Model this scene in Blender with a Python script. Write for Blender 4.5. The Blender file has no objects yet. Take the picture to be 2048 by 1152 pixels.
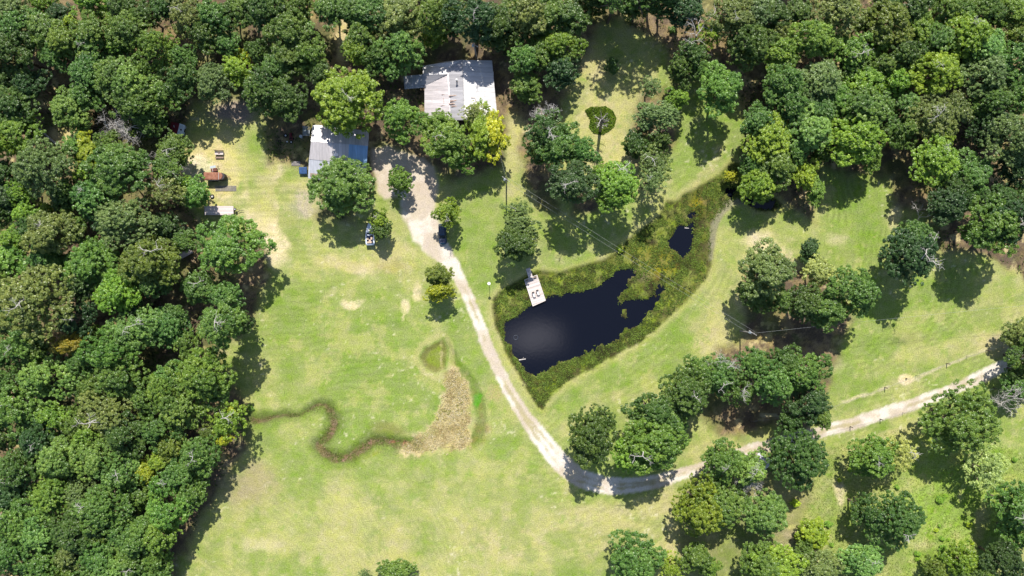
import bpy, math, random
import numpy as np
from mathutils import Vector, Matrix

# ------------------------------------------------------------------ camera, sky, sun, exposure
SC = bpy.context.scene
H = 173.0            # flying height of the camera in metres
K = 0.125            # metres on the ground per photo pixel (2048 wide)
cam_d = bpy.data.cameras.new("camera"); cam = bpy.data.objects.new("camera", cam_d)
SC.collection.objects.link(cam); SC.camera = cam
cam.location = (0, 0, H); cam.rotation_euler = (0, 0, 0)
cam_d.sensor_width = 36.0; cam_d.lens = 36.0 * H / (2048 * K); cam_d.clip_end = 9000; cam_d.clip_start = 1.0

SUN_EL = math.radians(50)
w = bpy.data.worlds.new("World"); SC.world = w; w.use_nodes = True
nt = w.node_tree; nt.nodes.clear()
out = nt.nodes.new("ShaderNodeOutputWorld"); bg = nt.nodes.new("ShaderNodeBackground")
sky = nt.nodes.new("ShaderNodeTexSky"); sky.sky_type = 'NISHITA'; sky.sun_disc = False
sky.sun_elevation = SUN_EL; sky.sun_rotation = 0.0; sky.air_density = 1.0; sky.dust_density = 1.0; sky.ozone_density = 1.6
bg.inputs[1].default_value = 0.11
# a small fair-weather cloud almost overhead (it shows as a pale sheen in the pond)
tc = nt.nodes.new("ShaderNodeTexCoord"); mp = nt.nodes.new("ShaderNodeVectorMath"); mp.operation = 'SUBTRACT'
mp.inputs[1].default_value = (0.034, -0.070, 0.997)
nz = nt.nodes.new("ShaderNodeTexNoise"); nz.inputs['Scale'].default_value = 22; nz.inputs['Detail'].default_value = 4
add = nt.nodes.new("ShaderNodeVectorMath"); add.operation = 'MULTIPLY_ADD'
add.inputs[1].default_value = (0.03, 0.03, 0.0); nt.links.new(nz.outputs['Color'], add.inputs[0])
sb = nt.nodes.new("ShaderNodeVectorMath"); sb.operation = 'SUBTRACT'; sb.inputs[1].default_value = (0.015, 0.015, 0)
rot = nt.nodes.new("ShaderNodeMapping"); rot.inputs['Rotation'].default_value = (0, 0, math.radians(28)); rot.inputs['Scale'].default_value = (1/0.060, 1/0.036, 0)
ln = nt.nodes.new("ShaderNodeVectorMath"); ln.operation = 'LENGTH'
mr = nt.nodes.new("ShaderNodeMapRange"); mr.interpolation_type = 'SMOOTHERSTEP'
mr.inputs['From Min'].default_value = 1.15; mr.inputs['From Max'].default_value = 0.0
mr.inputs['To Min'].default_value = 0.0; mr.inputs['To Max'].default_value = 0.8
mx = nt.nodes.new("ShaderNodeMix"); mx.data_type = 'RGBA'
mx.inputs['B'].default_value = (24.0, 23.5, 26.0, 1)
nt.links.new(tc.outputs['Generated'], nz.inputs['Vector']); nt.links.new(tc.outputs['Generated'], mp.inputs[0])
nt.links.new(mp.outputs[0], add.inputs[2]); nt.links.new(add.outputs[0], sb.inputs[0]); nt.links.new(sb.outputs[0], rot.inputs[0])
nt.links.new(rot.outputs[0], ln.inputs[0]); nt.links.new(ln.outputs['Value'], mr.inputs['Value'])
nt.links.new(mr.outputs[0], mx.inputs['Factor']); nt.links.new(sky.outputs[0], mx.inputs['A'])
nt.links.new(mx.outputs['Result'], bg.inputs[0]); nt.links.new(bg.outputs[0], out.inputs[0])

sd = bpy.data.lights.new("sun", 'SUN'); sd.energy = 5.0; sd.angle = math.radians(0.55); sd.color = (1.0, 0.955, 0.87)
sun = bpy.data.objects.new("sun", sd); SC.collection.objects.link(sun)
sun.rotation_euler = (-(math.pi/2 - SUN_EL), 0, 0); sun.location = (0, 100, 150)
SC.view_settings.view_transform = 'Standard'; SC.view_settings.look = 'None'
SC.view_settings.gamma = 1.0; SC.view_settings.exposure = 0.66
SC.render.engine = 'CYCLES'
SC.cycles.max_bounces = 6; SC.cycles.diffuse_bounces = 3; SC.cycles.transmission_bounces = 2

# ------------------------------------------------------------------ helpers
COL = SC.collection
def srgb(r, g, b, f=1.0):
    def l(c):
        c /= 255.0
        return (c/12.92 if c <= .04045 else ((c+.055)/1.055)**2.4) * f
    return (l(r), l(g), l(b))
def P(px, py, z=0.0):
    """world point at height z seen at photo pixel px, py"""
    s = K * (H - z) / H
    return ((px - 1024) * s, -(py - 576) * s, z)
def tag(o, label=None, cat=None, group=None, kind=None):
    if label: o['label'] = label
    if cat: o['category'] = cat
    if group: o['group'] = group
    if kind: o['kind'] = kind
    return o
def empty(name, loc=(0, 0, 0), rz=0.0):
    o = bpy.data.objects.new(name, None); COL.objects.link(o)
    o.location = loc; o.rotation_euler = (0, 0, rz); o.empty_display_size = 0.5
    return o
def thing(name, loc, rz, label, cat, group=None):
    return tag(empty(name, loc, rz), label, cat, group)

class MB:
    def __init__(s): s.v = []; s.f = []
    def poly(s, pts, faces):
        n = len(s.v); s.v += [tuple(p) for p in pts]; s.f += [tuple(i + n for i in f) for f in faces]; return s
    def box(s, c, d, rz=0.0, rx=0.0):
        hx, hy, hz = d[0]/2, d[1]/2, d[2]/2; M = Matrix.Rotation(rz, 3, 'Z') @ Matrix.Rotation(rx, 3, 'X')
        pts = [Vector(c) + M @ Vector((x*hx, y*hy, z*hz)) for z in (-1, 1) for y in (-1, 1) for x in (-1, 1)]
        return s.poly(pts, [(0, 2, 3, 1), (4, 5, 7, 6), (0, 1, 5, 4), (2, 6, 7, 3), (0, 4, 6, 2), (1, 3, 7, 5)])
    def tube(s, a, b, r0, r1=None, n=6, cap=True):
        r1 = r0 if r1 is None else r1; a = Vector(a); b = Vector(b); d = (b - a)
        if d.length < 1e-6: return s
        d.normalize(); u = d.orthogonal().normalized(); v = d.cross(u)
        pts = []
        for c, r in ((a, r0), (b, r1)):
            for i in range(n):
                t = 2*math.pi*i/n; pts.append(c + u*math.cos(t)*r + v*math.sin(t)*r)
        fs = [(i, (i+1) % n, n+(i+1) % n, n+i) for i in range(n)]
        if cap: fs += [tuple(range(n-1, -1, -1)), tuple(range(n, 2*n))]
        return s.poly(pts, fs)
    def slab(s, pts, t):
        """roof sheet: polygon pts (3d) extruded down by t"""
        n = len(pts); low = [(p[0], p[1], p[2]-t) for p in pts]
        return s.poly(list(pts)+low, [tuple(range(n)), tuple(range(2*n-1, n-1, -1))] + [(i, n+i, n+(i+1) % n, (i+1) % n) for i in range(n)])
    def loft(s, secs, close=True):
        n = len(secs[0]); pts = [p for q in secs for p in q]; fs = []
        for k in range(len(secs)-1):
            for i in range(n):
                j = (i+1) % n; fs.append((k*n+i, k*n+j, (k+1)*n+j, (k+1)*n+i))
        if close: fs += [tuple(range(n-1, -1, -1)), tuple((len(secs)-1)*n+i for i in range(n))]
        return s.poly(pts, fs)
    def torus(s, c, R, r, axis='Z', n=20, m=8):
        pts = []; fs = []
        for i in range(n):
            a = 2*math.pi*i/n
            for j in range(m):
                b = 2*math.pi*j/m; q = R + r*math.cos(b); p = [q*math.cos(a), q*math.sin(a), r*math.sin(b)]
                if axis == 'X': p = [p[2], p[0], p[1]]
                if axis == 'Y': p = [p[0], p[2], p[1]]
                pts.append((c[0]+p[0], c[1]+p[1], c[2]+p[2]))
        for i in range(n):
            for j in range(m):
                fs.append((i*m+j, ((i+1) % n)*m+j, ((i+1) % n)*m+(j+1) % m, i*m+(j+1) % m))
        return s.poly(pts, fs)
    def mesh(s, name, mat, smooth=False):
        me = bpy.data.meshes.new(name); me.from_pydata([tuple(p) for p in s.v], [], s.f)
        me.materials.append(mat); me.validate(); me.update()
        import bmesh
        bm = bmesh.new(); bm.from_mesh(me); bmesh.ops.recalc_face_normals(bm, faces=bm.faces); bm.to_mesh(me); bm.free()
        if smooth: me.polygons.foreach_set('use_smooth', [True]*len(me.polygons))
        return me
    def build(s, name, mat, parent=None, smooth=False, bevel=0.0):
        me = s.mesh(name, mat, smooth); o = bpy.data.objects.new(name, me); COL.objects.link(o)
        if parent: o.parent = parent
        if bevel:
            m = o.modifiers.new("bevel", 'BEVEL'); m.width = bevel; m.segments = 2
        return o

def np_mesh(name, verts, faces, mat, cols=None, tint=None, nper=4):
    """verts (N,3), faces (M,nper) -> mesh"""
    me = bpy.data.meshes.new(name); nv = len(verts); nf = len(faces)
    me.vertices.add(nv); me.vertices.foreach_set('co', np.asarray(verts, np.float32).ravel())
    me.loops.add(nf*nper); me.loops.foreach_set('vertex_index', np.asarray(faces, np.int32).ravel())
    me.polygons.add(nf); me.polygons.foreach_set('loop_start', np.arange(0, nf*nper, nper, dtype=np.int32))
    me.update(calc_edges=True)
    if cols is not None:
        a = me.attributes.new("Col", 'FLOAT_COLOR', 'POINT')
        c = np.ones((nv, 4), np.float32); c[:, :3] = cols; a.data.foreach_set('color', c.ravel())
    if tint is not None:
        a = me.attributes.new("tint", 'FLOAT', 'POINT'); a.data.foreach_set('value', np.asarray(tint, np.float32))
    me.materials.append(mat); return me

def link(name, me, parent=None):
    o = bpy.data.objects.new(name, me); COL.objects.link(o)
    if parent: o.parent = parent
    return o

# ------------------------------------------------------------------ numpy noise and polygon distance
def _hash(ix, iy, seed):
    h = (ix.astype(np.int64)*374761393 + iy.astype(np.int64)*668265263 + seed*1442695041) & 0xffffffff
    h = ((h ^ (h >> 13)) * 1274126177) & 0xffffffff
    return ((h ^ (h >> 16)) & 0xffff) / 65535.0
def vnoise(x, y, seed=0):
    ix = np.floor(x); iy = np.floor(y); fx = x-ix; fy = y-iy; fx = fx*fx*(3-2*fx); fy = fy*fy*(3-2*fy)
    a = _hash(ix, iy, seed); b = _hash(ix+1, iy, seed); c = _hash(ix, iy+1, seed); d = _hash(ix+1, iy+1, seed)
    return (a*(1-fx)+b*fx)*(1-fy) + (c*(1-fx)+d*fx)*fy
def fbm(x, y, s, seed=0, o=4, g=0.55):
    v = 0; a = 1; t = 0
    for i in range(o):
        v = v + a*vnoise(x/s*(2**i)+i*17.3, y/s*(2**i)-i*9.1, seed+i*31); t += a; a *= g
    return v/t
def sstep(a, b, x):
    t = np.clip((x-a)/(b-a), 0, 1); return t*t*(3-2*t)
def sdist(px, py, poly):
    """signed distance (photo px) to polygon, negative inside"""
    d = np.full(px.shape, 1e9); ins = np.zeros(px.shape, bool); n = len(poly)
    for i in range(n):
        x1, y1 = poly[i]; x2, y2 = poly[(i+1) % n]; ex, ey = x2-x1, y2-y1
        t = np.clip(((px-x1)*ex+(py-y1)*ey)/(ex*ex+ey*ey+1e-9), 0, 1)
        d = np.minimum(d, np.hypot(px-x1-t*ex, py-y1-t*ey))
        c = (y1 > py) != (y2 > py)
        xx = x1 + (py-y1)*ex/(ey if ey else 1e-9); ins ^= c & (px < xx)
    return np.where(ins, -d, d)
def pdist(px, py, line):
    """distance to polyline with widths: rows (x, y, w); returns min(d - w)"""
    d = np.full(px.shape, 1e9)
    for (x1, y1, w1), (x2, y2, w2) in zip(line[:-1], line[1:]):
        ex, ey = x2-x1, y2-y1; t = np.clip(((px-x1)*ex+(py-y1)*ey)/(ex*ex+ey*ey), 0, 1)
        d = np.minimum(d, np.hypot(px-x1-t*ex, py-y1-t*ey) - (w1+t*(w2-w1)))
    return d
def spline(line, m=8):
    L = [np.array(p, float) for p in line]; L = [2*L[0]-L[1]] + L + [2*L[-1]-L[-2]]; o = []
    for i in range(1, len(L)-2):
        for k in range(m):
            t = k/m; a, b, c, d = L[i-1], L[i], L[i+1], L[i+2]
            o.append(tuple(.5*((2*b)+(-a+c)*t+(2*a-5*b+4*c-d)*t*t+(-a+3*b-3*c+d)*t**3)))
    o.append(tuple(L[-2])); return o

# ------------------------------------------------------------------ layout of the land (photo pixels)
MARSH = [(986,600),(1003,577),(1040,556),(1075,541),(1120,545),(1165,531),(1210,519),(1246,495),(1255,478),(1290,452),(1316,431),(1331,402),(1352,402),
 (1368,388),(1392,376),(1420,362),(1448,340),(1466,322),(1486,330),(1500,350),(1512,380),(1552,396),(1566,410),(1548,424),(1512,420),(1484,402),
 (1462,412),(1438,432),(1426,458),(1423,500),(1424,532),(1410,564),(1376,600),(1332,640),(1284,684),(1232,710),(1180,740),(1132,765),(1104,790),
 (1086,820),(1076,815),(1055,782),(1034,745),(1008,700),(990,650)]
WATER = [(1010,647),(1029,637),(1064,611),(1095,597),(1134,588),(1168,583),(1200,574),(1210,562),(1227,554),(1231,541),(1248,538),(1272,541),
 (1271,550),(1255,561),(1253,574),(1241,588),(1234,607),(1259,602),(1283,597),(1307,595),(1314,588),(1312,574),(1325,569),(1330,577),(1320,590),
 (1314,606),(1300,620),(1286,640),(1269,654),(1245,661),(1238,679),(1196,692),(1154,713),(1116,727),(1099,738),(1071,750),(1057,741),(1047,731),
 (1040,720),(1026,710),(1022,689),(1012,675),(1009,658)]
POOL2 = [(1366,446),(1374,450),(1385,444),(1387,467),(1385,491),(1377,505),(1368,517),(1361,505),(1342,491),(1338,477),(1352,467),(1359,449)]
POOL3 = [(1377,429),(1384,425),(1392,427),(1393,433),(1386,432),(1380,436)]
POOL4 = [(1492,398),(1520,400),(1550,404),(1550,416),(1520,416),(1500,410)]
SHADE_POOL = [(1452,376),(1470,372),(1471,386),(1463,400),(1455,390)]  # dark water cut in to stand for the blue-dark shade here
ROAD = spline([(2110,672,12),(2060,702,12),(2000,736,12),(1940,764,11),(1880,789,11),(1800,817,12),(1720,842,12),(1640,864,12),(1560,884,11),(1500,900,11),
 (1440,920,11),(1380,943,12),(1320,961,13),(1260,972,15),(1210,971,17),(1160,955,18),(1120,922,19),(1085,880,17),(1052,835,14),(1020,785,12),(995,735,11),
 (972,685,11),(955,640,11),(938,598,11),(920,560,11),(902,528,14),(880,500,20)], 5)
YARD = [(742,300),(775,292),(800,305),(850,312),(872,335),(876,378),(868,418),(880,452),(898,490),(926,545),(905,545),(888,520),(862,512),(842,500),
 (824,480),(818,458),(800,420),(800,395),(770,398),(752,372),(744,335)]
CREEK = spline([(470,838,12),(505,842,11),(550,834,8),(600,828,6),(640,812,9),(662,825,12),(668,850,13),(652,875,12),(640,893,13),(660,912,13),(695,916,12),
 (725,900,12),(745,884,13),(775,884,12),(800,890,13),(830,893,14)], 5)
REED = [(888,748),(905,742),(926,758),(940,790),(948,830),(946,866),(932,890),(912,906),(880,898),(838,905),(800,900),(822,885),(845,868),(862,845),(878,810),(888,780)]
OXBOW = [(868,690),(885,680),(892,695),(890,740),(872,746),(850,733),(842,712),(850,698)]
DITCH2 = spline([(892,678,2),(900,700,6),(915,735,9),(940,770,11),(955,800,11),(965,840,8),(950,880,9)], 4)
BED = [(1169,221),(1182,214),(1212,213),(1226,222),(1232,236),(1229,252),(1216,264),(1203,270),(1186,266),(1178,255),(1180,240)]
WOODS = [
 [(-300,-300),(505,-300),(520,60),(524,175),(500,205),(470,190),(385,195),(372,232),(368,262),(362,300),(340,320),(366,400),(400,450),(400,476),(520,470),(540,560),(512,610),(500,660),
  (432,690),(455,770),(480,800),(500,840),(490,900),(455,940),(410,1015),(352,1130),(340,1400),(-300,1400)],
 [(500,-300),(1580,-300),(1560,110),(1480,170),(1440,150),(1430,110),(1395,150),(1350,170),(1330,90),(1240,40),(1190,55),(1165,120),(1120,200),(1110,250),(1060,260),(1020,220),(1000,330),
  (900,360),(880,330),(760,285),(744,330),(744,380),(700,440),(640,440),(640,380),(617,335),(560,320),(535,330),(530,245),(520,200)],
 [(1490,-300),(2400,-300),(2400,560),(2060,560),(1960,500),(1880,500),(1850,420),(1790,400),(1790,350),(1700,345),(1640,330),(1625,440),(1560,400),(1492,370),(1488,300),(1500,250),(1460,150)],
 [(1485,540),(1560,520),(1660,560),(1700,640),(1680,700),(1640,800),(1600,880),(1560,850),(1440,870),(1400,830),(1380,780),(1440,700),(1500,680)],
 [(1360,1010),(1430,930),(1560,910),(1620,970),(1600,1070),(1480,1150),(1500,1400),(1360,1400)],
 [(1060,260),(1100,300),(1120,430),(1080,420),(1060,380),(1040,300)], [(1130,380),(1200,400),(1190,420),(1150,425)], [(1290,170),(1350,180),(1350,290),(1290,330),(1260,300)],
]

# ------------------------------------------------------------------ materials
def new_mat(name):
    m = bpy.data.materials.new(name); m.use_nodes = True; t = m.node_tree
    b = t.nodes['Principled BSDF']; b.inputs['Specular IOR Level'].default_value = 0.25
    return m, t, b
def simple(name, col, rough=0.7, var=0.25, scale=4.0, metal=0.0, spec=0.3, bump=0.0, stain=None):
    m, t, b = new_mat(name); N = t.nodes; L = t.links
    tcn = N.new("ShaderNodeTexCoord"); n = N.new("ShaderNodeTexNoise"); n.inputs['Scale'].default_value = scale; n.inputs['Detail'].default_value = 6
    L.new(tcn.outputs['Object'], n.inputs['Vector'])
    r = N.new("ShaderNodeValToRGB"); r.color_ramp.elements[0].position = .3; r.color_ramp.elements[1].position = .7
    c2 = stain if stain else tuple(c*(1+var) for c in col)
    r.color_ramp.elements[0].color = (*[c*(1-var) for c in col], 1); r.color_ramp.elements[1].color = (*c2, 1)
    L.new(n.outputs['Fac'], r.inputs[0]); L.new(r.outputs[0], b.inputs['Base Color'])
    b.inputs['Roughness'].default_value = rough; b.inputs['Metallic'].default_value = metal; b.inputs['Specular IOR Level'].default_value = spec
    if bump:
        bp = N.new("ShaderNodeBump"); bp.inputs['Strength'].default_value = bump; L.new(n.outputs['Fac'], bp.inputs['Height']); L.new(bp.outputs[0], b.inputs['Normal'])
    return m
def roof_mat(name, col, axis, pitch=0.9, var=0.22, rust=0.0, rustcol=(0.26, 0.12, 0.06), rib=0.3, metal=0.3, rough=0.38):
    """corrugated sheet: ribs run along the other axis; tone differs from sheet to sheet"""
    m, t, b = new_mat(name); N = t.nodes; L = t.links
    g = N.new("ShaderNodeNewGeometry"); sp = N.new("ShaderNodeSeparateXYZ"); L.new(g.outputs['Position'], sp.inputs[0])
    c = sp.outputs[axis]
    dv = N.new("ShaderNodeMath"); dv.operation = 'DIVIDE'; dv.inputs[1].default_value = pitch; L.new(c, dv.inputs[0])
    fl = N.new("ShaderNodeMath"); fl.operation = 'FLOOR'; L.new(dv.outputs[0], fl.inputs[0])
    wn = N.new("ShaderNodeTexWhiteNoise"); wn.noise_dimensions = '1D'; L.new(fl.outputs[0], wn.inputs['W'])
    fr = N.new("ShaderNodeMath"); fr.operation = 'FRACT'; L.new(dv.outputs[0], fr.inputs[0])
    seam = N.new("ShaderNodeMapRange"); seam.inputs['From Min'].default_value = 0.0; seam.inputs['From Max'].default_value = 0.16
    seam.inputs['To Min'].default_value = 0.72; seam.inputs['To Max'].default_value = 1.0; L.new(fr.outputs[0], seam.inputs[0])
    tone = N.new("ShaderNodeMapRange"); tone.inputs['To Min'].default_value = 1-var; tone.inputs['To Max'].default_value = 1+var*.6; L.new(wn.outputs[0], tone.inputs[0])
    mul = N.new("ShaderNodeMath"); mul.operation = 'MULTIPLY'; L.new(seam.outputs[0], mul.inputs[0]); L.new(tone.outputs[0], mul.inputs[1])
    mp_ = N.new("ShaderNodeMapping"); sc = [0.5, 0.5, 0.5]; sc[axis] = 2.6; mp_.inputs['Scale'].default_value = sc; L.new(g.outputs['Position'], mp_.inputs[0])
    n = N.new("ShaderNodeTexNoise"); n.inputs['Scale'].default_value = 1.0; n.inputs['Detail'].default_value = 7; n.inputs['Roughness'].default_value = .65; L.new(mp_.outputs[0], n.inputs['Vector'])
    nr = N.new("ShaderNodeMapRange"); nr.inputs['From Min'].default_value = .3; nr.inputs['From Max'].default_value = .7; nr.inputs['To Min'].default_value = .82; nr.inputs['To Max'].default_value = 1.1; L.new(n.outputs['Fac'], nr.inputs[0])
    mul2 = N.new("ShaderNodeMath"); mul2.operation = 'MULTIPLY'; L.new(mul.outputs[0], mul2.inputs[0]); L.new(nr.outputs[0], mul2.inputs[1])
    vm = N.new("ShaderNodeVectorMath"); vm.operation = 'SCALE'; vm.inputs[0].default_value = col; L.new(mul2.outputs[0], vm.inputs['Scale'])
    rr = N.new("ShaderNodeMapRange"); rr.inputs['From Min'].default_value = .72-rust; rr.inputs['From Max'].default_value = .82-rust*.8; L.new(n.outputs['Fac'], rr.inputs[0])
    mix = N.new("ShaderNodeMix"); mix.data_type = 'RGBA'; L.new(rr.outputs[0], mix.inputs['Factor']); L.new(vm.outputs[0], mix.inputs['A']); mix.inputs['B'].default_value = (*rustcol, 1)
    if rust <= 0: L.new(vm.outputs[0], b.inputs['Base Color'])
    else: L.new(mix.outputs['Result'], b.inputs['Base Color'])
    sn = N.new("ShaderNodeMath"); sn.operation = 'MULTIPLY'; sn.inputs[1].default_value = 2*math.pi/rib; L.new(c, sn.inputs[0])
    si = N.new("ShaderNodeMath"); si.operation = 'SINE'; L.new(sn.outputs[0], si.inputs[0])
    bp = N.new("ShaderNodeBump"); bp.inputs['Strength'].default_value = .5; bp.inputs['Distance'].default_value = .03; L.new(si.outputs[0], bp.inputs['Height']); L.new(bp.outputs[0], b.inputs['Normal'])
    b.inputs['Roughness'].default_value = rough; b.inputs['Metallic'].default_value = metal; b.inputs['Specular IOR Level'].default_value = .5
    return m

def leaf_material():
    m = bpy.data.materials.new("foliage"); m.use_nodes = True; t = m.node_tree; N = t.nodes; L = t.links; N.clear()
    o = N.new("ShaderNodeOutputMaterial"); oi = N.new("ShaderNodeObjectInfo"); at = N.new("ShaderNodeAttribute"); at.attribute_name = "tint"
    hs = N.new("ShaderNodeHueSaturation")
    h = N.new("ShaderNodeMapRange"); h.inputs['To Min'].default_value = .475; h.inputs['To Max'].default_value = .525; L.new(at.outputs['Fac'], h.inputs[0])
    v = N.new("ShaderNodeMapRange"); v.inputs['To Min'].default_value = 2.0; v.inputs['To Max'].default_value = .6; L.new(at.outputs['Fac'], v.inputs[0])
    L.new(h.outputs[0], hs.inputs['Hue']); L.new(v.outputs[0], hs.inputs['Value']); L.new(oi.outputs['Color'], hs.inputs['Color'])
    b = N.new("ShaderNodeBsdfPrincipled"); b.inputs['Roughness'].default_value = .42; b.inputs['Specular IOR Level'].default_value = .5
    L.new(hs.outputs[0], b.inputs['Base Color'])
    tr = N.new("ShaderNodeBsdfTranslucent"); g2 = N.new("ShaderNodeVectorMath"); g2.operation = 'MULTIPLY'; g2.inputs[1].default_value = (1.25, 1.3, .55)
    L.new(hs.outputs[0], g2.inputs[0]); L.new(g2.outputs[0], tr.inputs['Color'])
    mxs = N.new("ShaderNodeMixShader"); mxs.inputs[0].default_value = .3
    L.new(b.outputs[0], mxs.inputs[1]); L.new(tr.outputs[0], mxs.inputs[2]); L.new(mxs.outputs[0], o.inputs[0]); return m
LEAF = leaf_material()
def veg_material():
    m = bpy.data.materials.new("ground_plants"); m.use_nodes = True; t = m.node_tree; N = t.nodes; L = t.links
    b = N['Principled BSDF']; at = N.new("ShaderNodeAttribute"); at.attribute_name = "Col"; L.new(at.outputs['Color'], b.inputs['Base Color'])
    b.inputs['Roughness'].default_value = .6; b.inputs['Specular IOR Level'].default_value = .2
    tr = N.new("ShaderNodeBsdfTranslucent"); L.new(at.outputs['Color'], tr.inputs[0]); mxs = N.new("ShaderNodeMixShader"); mxs.inputs[0].default_value = .3
    L.new(b.outputs[0], mxs.inputs[1]); L.new(tr.outputs[0], mxs.inputs[2]); L.new(mxs.outputs[0], N['Material Output'].inputs[0]); return m
VEG = veg_material()
BARK = simple("bark", (0.12, 0.095, 0.07), .9, .4, 3.0, bump=.5)
DEADWOOD = simple("dead_wood", (0.42, 0.39, 0.36), .85, .25, 2.0)
def ground_material(name, fine=1.0, bump=.5):
    m, t, b = new_mat(name); N = t.nodes; L = t.links
    g = N.new("ShaderNodeNewGeometry"); at = N.new("ShaderNodeAttribute"); at.attribute_name = "Col"
    n1 = N.new("ShaderNodeTexNoise"); n1.inputs['Scale'].default_value = 3.4; n1.inputs['Detail'].default_value = 8; n1.inputs['Roughness'].default_value = .72
    n2 = N.new("ShaderNodeTexNoise"); n2.inputs['Scale'].default_value = .35; n2.inputs['Detail'].default_value = 8; n2.inputs['Roughness'].default_value = .68
    for n in (n1, n2): L.new(g.outputs['Position'], n.inputs['Vector'])
    r1 = N.new("ShaderNodeMapRange"); r1.inputs['From Min'].default_value = .3; r1.inputs['From Max'].default_value = .7; r1.inputs['To Min'].default_value = 1-.5*fine; r1.inputs['To Max'].default_value = 1+.5*fine
    L.new(n1.outputs['Fac'], r1.inputs[0])
    hs = N.new("ShaderNodeHueSaturation"); L.new(at.outputs['Color'], hs.inputs['Color'])
    hr = N.new("ShaderNodeMapRange"); hr.inputs['From Min'].default_value = .3; hr.inputs['From Max'].default_value = .7; hr.inputs['To Min'].default_value = .485; hr.inputs['To Max'].default_value = .515; L.new(n2.outputs['Fac'], hr.inputs[0])
    sr = N.new("ShaderNodeMapRange"); sr.inputs['From Min'].default_value = .3; sr.inputs['From Max'].default_value = .7; sr.inputs['To Min'].default_value = .82; sr.inputs['To Max'].default_value = 1.15; L.new(n2.outputs['Fac'], sr.inputs[0])
    L.new(hr.outputs[0], hs.inputs['Hue']); L.new(sr.outputs[0], hs.inputs['Saturation']); L.new(r1.outputs[0], hs.inputs['Value'])
    L.new(hs.outputs[0], b.inputs['Base Color']); b.inputs['Roughness'].default_value = .95; b.inputs['Specular IOR Level'].default_value = .1
    bp = N.new("ShaderNodeBump"); bp.inputs['Strength'].default_value = bump; bp.inputs['Distance'].default_value = .15; L.new(n1.outputs['Fac'], bp.inputs['Height']); L.new(bp.outputs[0], b.inputs['Normal'])
    return m

# ------------------------------------------------------------------ ground sheet
def axis_coords(lo, hi, step, far):
    a = np.arange(lo, hi+step/2, step); ext = []; d = step; x = hi
    while x < far: d *= 1.35; x += d; ext.append(x)
    e = np.array(ext); return np.concatenate([-(e[::-1]-hi)+lo, a, e])
STEP = 0.33
GX = axis_coords(-134, 134, STEP, 4000); GY = axis_coords(-78, 78, STEP, 4000)
XX, YY = np.meshgrid(GX, GY); PX = XX/K+1024; PY = 576-YY/K
nx, ny = len(GX), len(GY)
wx = PX + (fbm(XX, YY, 3.0, 5)-.5)*26; wy = PY + (fbm(XX, YY, 3.0, 9)-.5)*26       # warped photo coordinates
w2x = PX + (fbm(XX, YY, 1.3, 15, 5, .75)-.5)*24; w2y = PY + (fbm(XX, YY, 1.3, 19, 5, .75)-.5)*24
N1 = fbm(XX, YY, 14, 1, 5); N2 = fbm(XX, YY, 4, 2, 5); N3 = fbm(XX, YY, 1.2, 3, 4, .7); NH = np.random.RandomState(4).rand(*XX.shape)
sdM = sdist(PX+(N2-.5)*10, PY+(N3-.5)*8, MARSH); m_marsh = sstep(5, -6, sdM+(N3-.5)*8)
sdW = np.minimum.reduce([sdist(w2x, w2y, q) for q in (WATER, POOL2, POOL3, POOL4, SHADE_POOL)])
isl = np.hypot(w2x-1250, w2y-626)-9; sdW = np.maximum(sdW, -isl)
m_water = sstep(2.5, -2.5, sdW)
dCreek = pdist(wx*.6+PX*.4, wy*.6+PY*.4, CREEK); dD2 = pdist(wx*.5+PX*.5, wy*.5+PY*.5, DITCH2)
dOx = sdist(wx*.4+PX*.6, wy*.4+PY*.6, OXBOW); dReed = sdist(wx*.7+PX*.3, wy*.7+PY*.3, REED)
dRoad = pdist(PX+(N3-.5)*8, PY+(NH-.5)*2.5+(N2-.5)*8, ROAD); dYard = sdist(wx*.7+PX*.3, wy*.7+PY*.3, YARD)
m_road = np.maximum(sstep(3.0, -2.5, dRoad), sstep(5, -7, dYard))
Z = (N1-.5)*.5*0 + (N2-.5)*.10 + (N3-.5)*.05
Z = Z*(1-m_road) - .02*m_road
Z = Z*(1-m_marsh) + m_marsh*(-.34+(N3-.5)*.16+(N2-.5)*.10)
Z = Z*(1-m_water) + m_water*(-1.1)
Z -= .45*sstep(9, -10, dCreek) + .3*sstep(8, -8, dD2) + .35*sstep(6, -8, dOx)
Z[(abs(XX) > 140) | (abs(YY) > 90)] = 0

def C(r, g, b): return np.array(srgb(r, g, b, ALB))
ALB = 0.56                # brightness seen in the photo -> albedo
def mix(col, c, m): return col*(1-m[..., None]) + c*m[..., None]
GREEN = C(154,172,88); LUSH = C(134,162,70); PALE = C(184,187,114); TAN = C(216,202,144); BARE = C(246,226,184)
BROWN = C(116,100,82); LITTER = C(160,140,102); STRAW_SUN = C(230,212,150); DARKG = C(92,112,50)
col = np.zeros(XX.shape+(3,)) + PALE
col = mix(col, GREEN, sstep(.36, .62, N1*.6+N2*.4))
def blob(cx, cy, rx, ry, c, s=1.0, ang=0, soft=.55, nse=1.0):
    """soft patch of a colour with a ragged edge"""
    global col
    a = math.radians(ang); ux = (wx*nse+PX*(1-nse)-cx); uy = (wy*nse+PY*(1-nse)-cy)
    d = np.hypot((ux*math.cos(a)+uy*math.sin(a))/rx, (-ux*math.sin(a)+uy*math.cos(a))/ry)
    m = sstep(1.0+soft, 1.0-soft, d+(N2-.5)*.9*nse)*s
    col = mix(col, c, m)
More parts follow.
